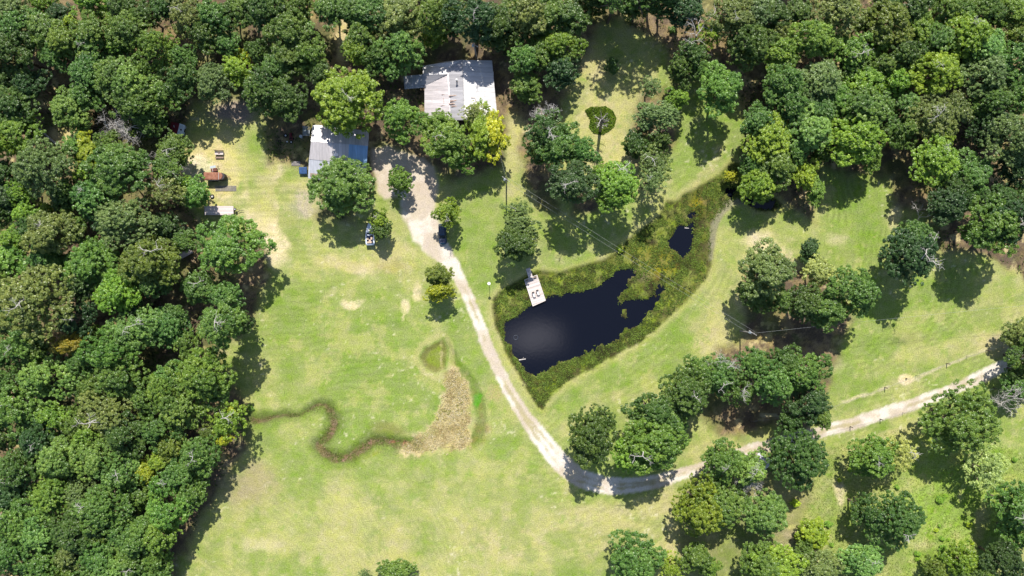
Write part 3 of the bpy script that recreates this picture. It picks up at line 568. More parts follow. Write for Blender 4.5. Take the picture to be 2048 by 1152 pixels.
# x, y, rx, ry, colour, kind, crown height in m (0 = from size), extra
T = """
21 21 42 40 g F|83 7 28 26 y M|120 32 28 27 k M|142 42 15 15 Y S|187 7 36 30 y M|243 14 32 30 d M|292 31 32 32 d M|335 14 34 30 d M|35 59 46 46 m F|87 66 34 34 m M
21 107 46 46 d L|132 83 34 34 o M|194 62 42 40 o L|257 55 40 38 m L|240 88 30 26 l M|194 96 38 36 m L|312 100 44 42 l L|378 31 46 44 g L|427 38 36 38 m M|406 72 32 34 d M
455 28 28 30 d M|490 14 40 36 m L|174 146 38 36 b L|222 154 40 40 m L|271 163 44 44 B L|333 187 34 32 b M|365 156 36 36 d M|278 208 46 40 m L|365 118 30 28 m M|427 167 38 37 g F 9|475 142 30 28 y M
479 112 20 18 Z S|455 87 26 26 m M|135 217 34 36 B L|156 243 26 24 b M|174 194 34 32 m M|21 205 42 40 d L|60 170 34 30 k M|38 264 44 40 l L|5 290 30 30 y M|276 262 24 26 d M 5
87 333 54 52 g F|167 280 20 18 Y S|180 309 28 24 q M|167 347 18 20 y S|240 338 58 50 m L|347 302 34 30 m L 7|333 345 32 28 m L|215 290 32 26 o M|392 388 30 30 l M 7|372 372 22 20 y S|333 385 40 30 g T
10 350 30 36 d M|38 385 28 26 y M|139 385 36 32 b L|21 400 32 34 k M|52 429 26 22 y M|90 425 22 20 y S|128 397 30 28 d M|194 401 46 40 b L|250 448 60 46 g F|333 456 28 32 k M|104 463 48 42 g L
31 481 28 26 y M|153 453 22 24 m S|14 522 36 38 l M|87 508 30 28 b M|115 526 28 28 b M|187 526 48 48 l L|76 602 74 70 g F 15|305 522 54 46 o L|368 484 28 22 m M|236 592 42 40 y M|312 567 34 34 d M
462 491 66 60 l L 11|399 574 34 30 m M|450 592 30 28 m M|441 650 48 46 m L 16|478 640 26 26 d M|300 652 46 40 B L|340 655 38 34 b L|245 668 38 34 B L|191 665 18 18 m S|139 689 40 24 O M|45 692 40 38 b L
222 706 52 46 l L|7 710 30 30 b M|167 722 34 32 m M|90 756 54 48 B L|236 748 46 42 m L|22 762 38 36 b L|406 745 50 48 l L 12|340 758 36 34 m M|5 640 26 34 d M|150 640 40 36 k L|268 620 26 24 k M
28 818 50 46 b L|101 835 36 26 y M|150 846 34 30 m M|215 825 58 44 g F|253 867 40 40 d L|330 773 40 36 l L|427 776 34 34 m M|368 815 46 44 m L|319 860 42 38 m L|347 893 30 28 o M|455 838 40 38 q T 10
466 819 14 12 Z S 9|451 879 16 13 Z S 10|420 862 20 24 o T|399 907 40 38 m L|118 915 46 42 B L|139 934 30 28 b M|191 915 38 36 B L|38 940 46 42 d L|292 943 26 26 Y M|319 922 24 22 y M|243 946 42 42 B L
358 946 40 38 m L|385 980 34 32 m M|104 988 46 42 l F|160 985 38 34 g F|21 995 36 36 k M|208 1016 54 44 m F|333 1016 52 48 l L|35 1044 46 44 b L|76 1064 42 40 B L|146 1064 46 40 d L|194 1057 36 36 d M
271 1071 46 42 m L|319 1071 40 38 l L|17 1103 44 40 b L|87 1130 44 38 m L|146 1106 34 32 g M|208 1106 44 40 b L|264 1113 44 36 m L|312 1120 34 32 m M|229 1148 40 32 B L|299 1156 36 30 m M|115 1160 40 30 m M|184 1150 34 30 b M
40 1165 40 30 b L|75 880 38 34 k L|5 880 30 34 d M|70 700 30 26 m M|290 800 34 30 m M|180 775 36 32 m M|275 988 36 30 m M|180 870 34 28 l M|62 760 26 26 d M|0 560 26 30 l M|0 150 30 36 d M|110 110 30 26 m M
300 245 34 30 d M|150 300 26 22 l M|0 430 26 30 d M|60 455 26 24 d M|210 440 26 26 k M|160 570 30 28 k M|210 550 26 24 d M|270 545 34 30 m M|283 500 24 24 m M|350 630 24 22 m M|376 690 22 30 m T
528 21 38 42 d M|597 12 40 36 o L|575 62 46 44 m L|592 60 34 30 B M|580 112 42 40 o L|618 110 36 36 m M|555 130 30 30 m M|531 184 48 46 d L 10|575 200 38 36 d L 10|743 20 46 40 m L|722 73 36 34 o M|715 106 28 26 q M
700 20 30 28 m M|802 104 48 46 B L|757 115 32 34 d M|788 62 36 34 g M|805 35 42 38 g M|868 31 44 40 o L|868 66 30 26 q M 5|948 38 56 44 k L 13|985 70 30 26 b M 7|905 50 26 26 d M 6|900 20 30 30 m M|996 52 46 44 d L|1035 14 34 30 m M
691 201 68 64 q L 11|802 238 46 46 l L 9|889 278 50 46 l L 10|875 246 24 24 l M|917 316 34 28 l M|960 262 30 50 y M 9|988 270 30 44 Z M 8.5|950 224 30 18 p T 10|688 370 64 56 m L 9|799 361 27 27 l M 5|640 145 26 26 d M|520 100 26 26 d M|660 20 30 30 m M
1097 24 50 42 m L|1056 21 44 40 g L|1139 38 38 34 d M|1014 47 38 36 k M|1075 62 30 26 m M|1120 92 46 38 y L 9|1049 118 28 30 l M|1052 174 28 30 m M|1122 142 34 34 k M|1085 110 30 26 m M|1180 10 34 24 d M 6|1230 -6 36 24 m M 6|1195 -50 44 36 d L 13|1255 -45 46 36 m L 14|1320 -50 44 36 d T 16|1290 -20 46 36 m T 18|1235 -10 40 34 m T 17
1274 10 40 28 d M 7|1368 24 42 36 k L|1462 31 46 44 g L|1512 21 46 44 g L|1496 87 50 46 d L|1545 38 36 36 d M|1415 70 22 26 y T|1444 58 26 20 p T|1382 112 34 32 d M|1362 140 30 32 d M|1400 140 24 22 m M|1330 10 34 24 d M
1226 132 13 20 d S 3|1302 175 21 22 g T 8|1356 196 27 24 y M 7|1312 233 44 32 g F 8|1271 288 32 30 d M 6|1319 282 26 24 d M 6|1310 328 38 38 g T 9|1302 362 30 28 g T 12|1441 181 47 44 l L 11|1092 262 38 40 d T 12|1118 290 42 38 m L 12
1080 300 34 34 d M 9|1147 366 50 44 k L 13|1160 305 34 28 b M 11|1233 364 44 42 y L 12|1222 396 36 26 y M 11|1202 350 28 22 y M|1462 352 15 12 Z S 3|1518 243 30 30 m M|1675 28 46 42 g L|1627 76 44 38 l L|1561 104 40 36 y L
1703 100 42 40 l M|1759 87 28 26 y M|1641 167 48 46 g L|1568 167 42 40 m L|1578 208 38 36 m M|1728 168 38 34 y M|1787 163 34 32 y M|1731 45 28 26 m M|1773 42 46 42 o L|1821 14 40 36 d M|1835 56 36 34 l M|1891 17 38 36 m M
1967 21 40 36 m L|2023 24 40 38 l L|1932 73 48 44 y L|1880 83 40 36 m L|1974 94 38 36 B L|2037 76 32 36 o M|1870 146 50 44 Y L|1971 149 50 44 g F|2033 122 38 38 b L|1811 105 34 34 d M|1731 222 50 44 m L|1807 218 42 38 B L
1863 236 48 44 g F|1620 264 46 42 B L|1516 243 32 28 m M|1537 283 46 42 y L|1710 278 56 46 y L|1738 312 30 26 l M|1901 222 36 36 g M|1988 208 48 42 m L|2030 187 38 38 m M|2023 278 54 46 g F|1974 257 40 38 k L|1800 264 34 32 m M
1877 271 32 28 q M|1557 333 36 34 m M|1523 368 38 34 y L|1502 333 26 26 m M|1610 351 32 28 Y M|1641 309 20 22 m S|1630 382 18 26 l M|1870 326 46 42 y L|1943 351 42 40 m L|1905 380 40 36 d L|2030 333 36 36 k M|1640 225 34 30 m M
1760 130 36 30 m M|1700 140 26 24 d M|1600 25 26 26 d M|1560 70 30 28 g M|1680 200 34 30 l M|1590 300 26 24 m M|1660 90 28 28 m M|1930 130 30 28 m M|1840 110 28 26 m M|1925 30 26 26 m M|1780 10 26 22 d M
1894 410 40 34 k L 12|1929 398 28 30 m M|1984 453 50 48 b L 14|2030 440 46 44 k L 15|1939 463 20 18 l M|1814 510 56 54 k L 12|1835 475 40 34 m L 10|2000 400 36 30 d L|2045 390 30 30 m M
1533 543 52 56 g L 13|1510 590 34 30 d M 8|1560 600 26 28 m M|1620 500 20 22 k M 4.5|1641 543 34 28 p M 9|1700 585 54 50 m F 12|1606 608 42 36 d L 10|1650 620 40 34 m M 10|1509 725 30 30 m M|2042 668 34 32 g M 5.5|2056 716 38 34 m L 8|2050 742 30 28 d M 6
1180 872 48 56 d L 14|1205 840 26 26 d M 11|1305 886 66 54 l L 14|1265 905 40 40 y L 11|1306 824 48 42 d L 11|1370 786 46 46 d L 11|1340 850 40 36 m M|1400 745 34 32 m M|1440 752 40 36 m L|1485 778 36 34 m T|1545 765 44 42 m L
1610 745 46 42 b L 11|1570 722 32 28 d M|1615 800 42 40 k L|1636 832 22 26 m M|1580 840 26 24 d M|1448 924 40 38 b L 10|1500 935 34 30 B M 10|1590 915 62 60 d F 10|1399 1010 52 56 q F 10|1446 1002 46 50 o L 9|1535 1030 44 44 B L 9
1267 1120 58 54 m L 9|1392 1113 30 32 m M 7|1344 1134 28 26 Y T 6|1420 1132 24 20 l M|1528 1127 44 40 m L|1745 915 48 42 l L 8|1796 908 32 32 p T 8|1922 835 78 66 m F 11|1967 935 44 46 p T 7|1790 1042 56 56 d F 9|1728 1018 28 30 d M 8
1623 1071 32 30 Y M 4|1550 1130 50 38 y L|1641 1130 38 30 g L|1610 1105 24 20 m M|1724 1123 46 36 B L 7|1870 1140 26 22 o M 4|1922 1120 32 34 y M 5|1957 1144 36 24 m M|2033 1014 48 48 b L 10|2009 1122 42 38 k L 9|2044 1070 36 36 m M
2037 776 30 30 b M 5|792 1140 38 24 m M 3|729 1150 15 12 g T 3|877 552 29 22 o M 6.5|879 582 31 20 Z M 6|898 425 30 27 y M 6|760 440 22 20 y M 5|762 458 22 20 d M 5|1036 420 34 24 g T 7|1033 482 42 44 d L 8|1040 448 34 24 g M 8
"""
EXTRA = {}   # hand labels for the trees that stand out: x to x, y
HAND = [
 (691,201,'large round olive-yellow tree between the barn and the house, left of the light green one'), (688,370,'large mid-green tree overhanging the lower right corner of the tin barn'),
 (799,361,'small round light green tree standing alone in the gravel yard'), (802,238,'light green tree left of the house, beside its covered entry'),
 (889,278,'light green tree touching the lower left edge of the house roof'), (960,262,'tall green-yellow tree covering the lower right corner of the house'),(988,270,'bright yellow tree right of the house corner, at the lawn'),
 (898,425,'yellow-green tree shading the front of the dark blue car'), (762,458,'dark green lower tree right beside the parked motorboat'), (760,440,'yellow-green tree over the bow of the parked motorboat'),
 (877,552,'olive upper tree of the lone pair left of the drive'), (879,582,'bright yellow lower tree of the lone pair left of the drive'),
 (1033,482,'dark green broad tree beside the walkway of the dock'), (1036,420,'thin grey-green tree under the utility pole above the dock'), (1040,448,'grey-green middle tree in the cluster above the dock'),
 (1441,181,'round light green tree alone on the lawn below the dead snag'), (1226,132,'small dark upright shrub alone on the upper lawn'), (1462,352,'small bright yellow shrub at the upper tip of the pond'),
 (1356,196,'small yellow-green tree beside a bare patch on the upper lawn'), (1302,175,'thin grey-green tree above the bare patch on the upper lawn'), (1312,233,'wide grey-green tree in the middle lawn right of the teardrop bed'),
 (1271,288,'dark green tree below right of the teardrop bed'), (1310,328,'thin grey-green pine-like tree just above the pond arm'), (1302,362,'lowest thin grey-green tree, its shadow reaching the pond weeds'),
 (1233,364,'bright yellow-green tree above the pond, next to the very dark one'), (1147,366,'very dark green tree left of the bright yellow-green tree above the pond'),
 (1120,92,'yellow-green tree right of the house at the lawn edge'), (1814,510,'big very dark tree with dead white limbs on the right lawn'), (1835,475,'mid-green top half of the lone right lawn clump'),
 (1533,543,'grey-green tree at the left end of the grove on the right lawn'), (1700,585,'broad mid-green tree at the right end of the grove on the right lawn'), (1641,543,'pale silvery tree in the middle of the right lawn grove'),
 (1620,500,'very dark sparse tree at the top of the right lawn grove'), (1180,872,'dark green tree standing right at the inner bend of the drive'), (1305,886,'large light green tree over the drive just right of its bend'),
 (1265,905,'yellow-green tree between the two big ones at the drive bend'), (1306,824,'dark tree above the large light green one at the drive'), (1590,915,'large round dark tree just below the drive beside the white shed'),
 (1399,1010,'golden olive domed tree below the drive at the field edge'), (1267,1120,'round mid-green tree at the bottom edge, alone on the field edge'), (1922,835,'very large mid-green dome just below the drive at right'),
 (1790,1042,'large dark domed tree in the middle of the lower right meadow'), (1745,915,'light green irregular tree in the meadow below the drive'), (1967,935,'pale silvery thin tree below the very large dome at right'),
 (1535,1030,'pale blue-green tree right of the golden olive dome'), (792,1140,'low bushy tree at the bottom edge of the open field'), (729,1150,'tiny grey-green bush at the bottom edge of the open field'),
 (139,689,'orange-tinged low tree in the left woods'), (76,602,'huge grey-green dome near the left edge of the photo'), (250,448,'wide grey-green domed tree in the left woods below the bare limbs'),
 (451,879,'tiny brightest yellow tree at the edge of the woods by the creek'), (466,819,'small bright yellow treetop where the creek meets the woods'), (462,491,'large light green tree below the flatbed trailer'),
 (441,650,'mid-green tree leaning over the left edge of the lawn'), (427,167,'round grey-green tree above the shaded yard'), (479,112,'small bright yellow treetop above the shaded yard'),
 (120,32,'very dark rounded tree near the top left corner'), (1870,146,'bright yellow-green spreading tree in the upper right woods'), (1462,31,'grey-green tree at the top edge right of the dead snag'),
]
WHITE = {(1233,364): 1, (347,302): 1, (333,385): 1, (1835,475): 1, (1814,510): 2, (441,650): 1, (1485,778): 2, (1440,752): 1, (300,652): 1, (305,522): 1, (1092,262): 2, (1500,935): 2, (399,574): 1,
         (1147,366): 1, (399,907): 1, (215,825): 1, (1796,908): 1, (1267,1120): 1, (1863,236): 1, (1703,100): 1, (762,458): 0, (760,440): 1, (1310,328): 1, (1533,543): 0, (898,425): 1, (1305,886): 1, (1606,608): 0, (455,838): 1}
LM = [('the red shed', 360,260), ('the bare grey tree', 219,257), ('the fallen log', 95,272), ('the rusty stock trailer', 434,355), ('the flatbed trailer', 438,421), ('the tin barn', 676,305), ('the house', 920,175),
 ('the half-hidden trailer', 372,507), ('the orange-tinged tree', 139,689), ('the huge grey-green dome', 76,602), ('the creek end', 490,842), ('the top left corner', 0,0), ('the bottom left corner', 0,1152),
 ('the straw gap by the top edge', 684,80), ('the teardrop bed', 1200,235), ('the dead snag', 1395,75), ('the bare sandy patch', 1728,104), ('the top right corner', 2048,0), ('the grey treetop by the right edge', 2023,278),
 ('the upper tip of the pond', 1480,350), ('the lone right lawn clump', 1820,495), ('the right lawn grove', 1610,560), ('the drive bend', 1180,955), ('the white shed', 1515,915), ('the bare tree below the drive', 2020,810),
 ('the large meadow dome', 1790,1042), ('the bottom right corner', 2048,1152), ('the car', 885,470), ('the dock', 1062,575), ('the dark round tree up top', 120,32), ('the yellow treetop by the creek', 451,879), ('the lower left wood edge', 400,1000)]
ORD = ['nearest', 'second', 'third', 'fourth', 'fifth', 'sixth', 'seventh', 'eighth', 'ninth', 'tenth', 'eleventh', 'twelfth', 'thirteenth', 'fourteenth']
rng = random.Random(7); trees = []
for row in T.replace('\n', '|').split('|'):
    r = row.split()
    if not r: continue
    x, y, rx, ry = map(float, r[:4]); trees.append((x, y, rx, ry, r[4], r[5], float(r[6]) if len(r) > 6 else 0.0))
labels = {}; sect = {}
for i, t in enumerate(trees):
    h = [q for q in HAND if abs(q[0]-t[0]) < 1.5 and abs(q[1]-t[1]) < 1.5]
    if h: labels[i] = h[0][2]; continue
    lm = min(LM, key=lambda l: math.hypot(l[1]-t[0], l[2]-t[1])); dx, dy = t[0]-lm[1], t[1]-lm[2]
    a = math.degrees(math.atan2(-dy, dx)) % 360
    s = ['right of', 'above right of', 'above', 'above left of', 'left of', 'below left of', 'below', 'below right of'][int((a+22.5)//45) % 8]
    sect.setdefault((lm[0], s, t[4]), []).append((math.hypot(dx, dy), i))
SZ = lambda r: 'small' if r < 25 else ('medium-sized' if r < 38 else 'large')
for (lm, s, c), L_ in sect.items():
    L_.sort()
    for k, (d, i) in enumerate(L_):
        if len(L_) == 1: labels[i] = f"{SZ(trees[i][2])} {CW[c]} tree {s} {lm}"
        else: labels[i] = f"{CW[c]} tree {s} {lm}, {ORD[k]}{' to' if k == 0 else ' from'} it"
for i, (x, y, rx, ry, c, kind, zc) in enumerate(trees):
    rpx = (rx+ry)/2; r_m = rpx*K
    edge = not (470 < x < 1480) or y < 160
    if not zc: zc = 2.6 + r_m*1.12 + rng.uniform(-1.2, 1.8) + (1.2 if edge else 0)
    X, Y, _ = P(x, y, zc*.95+.2); sc = (H-zc)/H
    gr = 1.02 if any(abs(q[0]-x) < 1.5 and abs(q[1]-y) < 1.5 for q in HAND) else 1.09; RX, RY = rx*K*sc*gr, ry*K*sc*gr; RZ = min((RX+RY)/2*rng.uniform(.85, 1.1), (zc-.3)*.95)
    me_c = rng.choice(CROWNS[kind]); rz = rng.uniform(0, 6.283)
    low = zc < 3.5
    nm = 'shrub' if low else 'broadleaf_tree'
    root = thing(nm, (X, Y, gz(X, Y)-.05), 0, labels[i], 'shrub' if low else 'tree', 'shrubs on the lawns' if low else 'trees of the woods and lawns')
    cr = link('crown', me_c, root)
    # rotate inside the ellipse: turn by multiples that keep rx, ry aligned when they differ a lot
    if abs(rx-ry) > 5: rz = rng.choice([0, math.pi]) + rng.uniform(-.2, .2)
    cr.rotation_euler = (0, 0, rz); cr.scale = (RX, RY, RZ); cr.location = (0, 0, zc)
    b = LC[c]; f = rng.uniform(.88, 1.12); g = rng.uniform(-.06, .06)
    col_ = srgb(min(255, b[0]*(1+g)), b[1], b[2]*(1-g)); cr.color = (col_[0]*f*1.06, col_[1]*f*1.06, col_[2]*f*.86, 1)
    tk = link('trunk', rng.choice(TRUNKS), root); tk.scale = (RX, RY, zc); tk.rotation_euler = (0, 0, rz)
    wn_ = WHITE.get((int(x), int(y)), 0)
    if not wn_ and kind in 'LFT' and rng.random() < .2: wn_ = 1
    for k in range(wn_):
        dl = link('dead_limb', rng.choice(LIMBS), root); a = rng.uniform(0, 6.28); q = rng.uniform(.1, .5)
        s = (RX+RY)/2*(1.25 if (int(x), int(y)) in WHITE else .8); dl.scale = (s, s, s*.8); dl.rotation_euler = (rng.uniform(-.5, .5), rng.uniform(-.5, .5), a)
        dl.location = (math.cos(a)*RX*q, math.sin(a)*RY*q, zc+RZ*(.95-q*.4)-s*.12)
    if c == 'O' : tag(cr, 'crown with orange-brown leaf tips')

# woods going on beyond the frame (no single tree of them is in the photo)
rs = np.random.RandomState(77); wp = []; ws = []
while len(wp) < 420:
    x, y = rs.uniform(-520, 2570), rs.uniform(-480, 1620)
    if -75 < x < 2123 and -70 < y < 1222: continue
    if 330 < x < 1440 and y > 1100: continue
    if x > 2040 and 560 < y < 900: continue
    X, Y, _ = P(x, y)
    if any((X-p[0])**2+(Y-p[1])**2 < 36 for p in wp): continue
    wp.append((X, Y, 6+rs.rand()*3)); ws.append(4.2+rs.rand()*2.2)
me = bpy.data.meshes.new("outer_woods"); me.from_pydata(wp, [], []); at_ = me.attributes.new("sc", 'FLOAT', 'POINT'); at_.data.foreach_set('value', ws)
ow = link("outer_woods", me); ow.color = (*srgb(84,110,46), 1); tag(ow, 'green woods going on beyond the edges of the photo', 'woods', kind='stuff')
ng = bpy.data.node_groups.new("scatter_trees", 'GeometryNodeTree'); ng.interface.new_socket("Geometry", in_out='INPUT', socket_type='NodeSocketGeometry'); ng.interface.new_socket("Geometry", in_out='OUTPUT', socket_type='NodeSocketGeometry')
gi = ng.nodes.new("NodeGroupInput"); go = ng.nodes.new("NodeGroupOutput"); ip = ng.nodes.new("GeometryNodeInstanceOnPoints"); oi_ = ng.nodes.new("GeometryNodeObjectInfo"); oi_.transform_space = 'ORIGINAL'
oi_.inputs['Object'].default_value = bpy.data.objects['crown']; na = ng.nodes.new("GeometryNodeInputNamedAttribute"); na.data_type = 'FLOAT'; na.inputs['Name'].default_value = "sc"
rv = ng.nodes.new("FunctionNodeRandomValue"); rv.data_type = 'FLOAT_VECTOR'; rv.inputs['Max'].default_value = (0, 0, 6.28)
ng.links.new(gi.outputs[0], ip.inputs['Points']); ng.links.new(oi_.outputs['Geometry'], ip.inputs['Instance']); ng.links.new(na.outputs['Attribute'], ip.inputs['Scale']); ng.links.new(rv.outputs['Value'], ip.inputs['Rotation']); ng.links.new(ip.outputs[0], go.inputs[0])
md = ow.modifiers.new("scatter", 'NODES'); md.node_group = ng

# ------------------------------------------------------------------ bare trees, snags, log
def bare_tree(px, py, zt, seed, label, r=.28, depth=4, spread=.6, kids=2, up=.1, name='dead_tree', bpx=None, ln=.42, group='bare and dead trees', mat=None, frac=.45):
    """px, py is where the top shows; bpx the base if it leans"""
    X, Y, _ = P(px, py, zt*.8)
    if bpx: X, Y, _ = P(bpx[0], bpx[1], 0)
    root = thing(name, (X, Y, gz(X, Y)-.05), 0, label, 'dead tree', group)
    tx, ty, _ = P(px, py, zt*.8); lean = Vector((tx-X, ty-Y, zt*.8)); rs = np.random.RandomState(seed)
    t1 = MB(); top = lean*(frac/.8); t1.tube((0, 0, -.1), top*.5, r*1.25, r*.9, 8); t1.tube(top*.5, top, r*.9, r*.7, 8); t1.build('trunk', mat or DEADWOOD, root)
    for k in range(4 if depth > 3 else 3):
        m2 = MB(); a = 6.283*k/4+rs.rand(); branch(m2, rs, top*(1-.12*k), (math.cos(a)*spread*1.2, math.sin(a)*spread*1.2, .8), zt*ln*(.75+.3*rs.rand()), r*.45, depth, spread, 5, kids, up)
        m2.build('branch', mat or DEADWOOD, root)
    return root
GREYTWIG = simple("grey_twigs", (0.50, 0.47, 0.44), .9, .2, 3.0)
GREYBARK = simple("weathered_pine", (0.17, 0.15, 0.13), .9, .3, 3.0)
bare_tree(219, 255, 15.5, 3, 'bare leafless grey tree with fine twigs in the left woods', .24, 5, .75, 2, .03, ln=.25, mat=GREYTWIG, frac=.38, group='bare trees')
bare_tree(326, 338, 11, 5, 'white bare branches poking through crowns left of the rusty trailer', .2, 4, .7, 2, .05, ln=.26, frac=.62)
bare_tree(1394, 68, 13, 8, 'grey broken snag with few white limbs in the shade below the top edge', .3, 3, .8, 2, .0, bpx=(1384, 104), ln=.25, frac=.75)
bare_tree(1394, 112, 8, 9, 'small white snag standing just below the taller broken snag', .16, 3, .9, 2, .0, ln=.25, frac=.7)
bare_tree(1840, 432, 9, 12, 'white dead tree rising above the lone clump on the right lawn', .16, 3, .4, 2, .2, bpx=(1828, 452), ln=.3, frac=.7)
bare_tree(2018, 808, 10, 15, 'bare spreading white tree at right, just below the drive', .22, 4, .8, 2, .02, ln=.3, frac=.6)
bare_tree(1447, 738, 12, 18, 'white dead trunk sticking out of the grove above the drive', .2, 4, .6, 2, .08, ln=.22, frac=.8)
bare_tree(1488, 965, 11, 21, 'pale leafless grey crown between green trees below the drive', .18, 4, .7, 3, .05, ln=.24, mat=GREYTWIG, frac=.6)
bare_tree(1088, 246, 12, 23, 'pale grey bare treetop left of the teardrop bed', .18, 4, .6, 3, .1, ln=.22, mat=GREYTWIG, frac=.7)
# dead pine in the teardrop bed
bx, by, _ = P(1200, 262); pt = P(1204, 233, 12.2)
root = thing('dead_pine', (bx, by, gz(bx, by)-.05), 0, 'dead bare pine with whorled stubs standing in the teardrop bed', 'dead tree', 'bare and dead trees')
top = Vector((pt[0]-bx, pt[1]-by, 12.2)); tm = MB(); tm.tube((0, 0, 0), top*.35, .42, .36, 10); tm.tube(top*.35, top*.75, .36, .26, 10); tm.tube(top*.75, top*.96, .26, .08, 8); tm.build('trunk', GREYBARK, root)
rs = np.random.RandomState(31)
for k in range(22):
    h = .34+.62*k/22; a = 2.4*k+rs.rand()*.5; mb = MB(); p = top*h; L_ = (2.9 if k > 6 else 1.8)*(1.05-.35*h)*(.6+.5*rs.rand()); q = p+Vector((math.cos(a)*L_*.55, math.sin(a)*L_*.55, .25)); e = p+Vector((math.cos(a)*L_, math.sin(a)*L_, .55+rs.rand()*.8))
    mb.tube(p, q, .085, .06, 5); mb.tube(q, e, .06, .03, 4); b2 = a+.5; mb.tube(q, q+Vector((math.cos(b2)*.8, math.sin(b2)*.8, .35)), .035, .015, 4); mb.build('branch', GREYBARK if k % 2 else DEADWOOD, root)
for dx_, dy_, h_ in ((-.7, .1, 12.6), (.15, -.2, 13.0), (.9, .2, 12.2), (1.5, -.1, 10.8)):
    mb = MB(); p = top*.58; q = p+Vector((dx_*.7, dy_, (h_-p.z)*.35)); e = Vector((top.x*.8+dx_*1.15, top.y*.8+dy_, h_)); mb.tube(p, q, .2, .15, 7); mb.tube(q, e, .15, .05, 6); mb.build('fork', GREYBARK, root)
# fallen log
a = P(77, 256, .35); b = P(116, 291, .35); m = MB(); A = Vector(a); B = Vector(b)
m.tube(A, A.lerp(B, .5), .16, .22, 9); m.tube(A.lerp(B, .5), B, .22, .3, 9); m.tube(A.lerp(B, .3), A.lerp(B, .3)+Vector((.7, .5, .5)), .07, .03, 5)
c_ = tag(m.build('fallen_log', DEADWOOD), 'pale fallen trunk lying across the straw gap in the left woods', 'log')
m = MB(); A = Vector(P(324, 289, .3)); B = Vector(P(331, 297, .3)); m.tube(A, B, .1, .08, 7); m.tube(B, B+Vector((.3, .5, .2)), .05, .02, 5)
tag(m.build('fallen_branch', DEADWOOD), 'short pale stick on shaded ground left of the straw yard', 'branch')
A = Vector(P(1038, 720, -.4)); m = MB(); m.tube(A, A+Vector((1.7, .25, .05)), .16, .12, 8); m.tube(A+Vector((.9, .1, 0)), A+Vector((1.2, .8, .15)), .05, .02, 5)
tag(m.build('driftwood_log', DEADWOOD), 'short pale log floating at the lower left edge of the pond', 'log')
A = Vector(P(1369, 456, -.45)); m = MB(); m.tube(A, A+Vector((1.1, -.08, .02)), .11, .09, 8); m.tube(A+Vector((.3, -.02, 0)), A+Vector((.5, .45, .1)), .04, .02, 5)
tag(m.build('driftwood_log', DEADWOOD), 'tiny pale log floating in the upper pool of the pond', 'log')

# ------------------------------------------------------------------ materials for the built things
TIN_P = roof_mat("tin_pink_white", (.46,.42,.425), 1, 1.05, .20, .10)          # ribs run across (vary along y)
TIN_G = roof_mat("tin_grey_weathered", (.33,.32,.335), 1, .62, .22, .07)
TIN_W = roof_mat("tin_white", (.50,.485,.485), 1, 1.2, .12, .04)
TIN_WING = roof_mat("tin_wing_grey", (.30,.31,.33), 0, .55, .2, .03)
BARN_P = roof_mat("barn_tin_pinkish", (.56,.52,.52), 0, .8, .14, .05)
BARN_G = roof_mat("barn_tin_grey", (.50,.51,.55), 0, .8, .12, .02)
BARN_W = roof_mat("barn_tin_white", (.78,.76,.76), 0, .8, .05, 0)
BARN_SHEEN = roof_mat("barn_tin_sky_sheen", (.24,.40,.60), 0, .6, .2, 0)  # blue sky sheen of the shaded tin, put into the sheet colour
RUSTTIN = simple("rusty_tin", (.34,.19,.13), .7, .35, 1.8, bump=.2, stain=(.42,.36,.33))
SIDING = simple("siding", (.36,.31,.25), .8, .15, 2.0); SIDING2 = simple("barn_boards", (.22,.17,.13), .85, .3, 1.6)
WHITEP = simple("white_paint", (.72,.70,.68), .5, .08); GLASS = simple("dark_glass", (.02,.03,.04), .08, .1, spec=.6); DOORM = simple("door_paint", (.18,.08,.06), .5, .1)
RUST = simple("rust", (.20,.065,.035), .75, .3, 1.5, bump=.2, stain=(.30,.14,.09)); DARKST = simple("dark_steel", (.045,.04,.045), .6, .3, 3, metal=.3)
MAROON = simple("maroon_paint", (.16,.022,.028), .6, .3, 2.0); PALEG = simple("pale_grey_paint", (.42,.47,.50), .6, .12, 2.0)
RUBBER = simple("rubber", (.02,.02,.02), .8, .2); RIM = simple("rim", (.6,.6,.6), .4, .1, metal=.3)
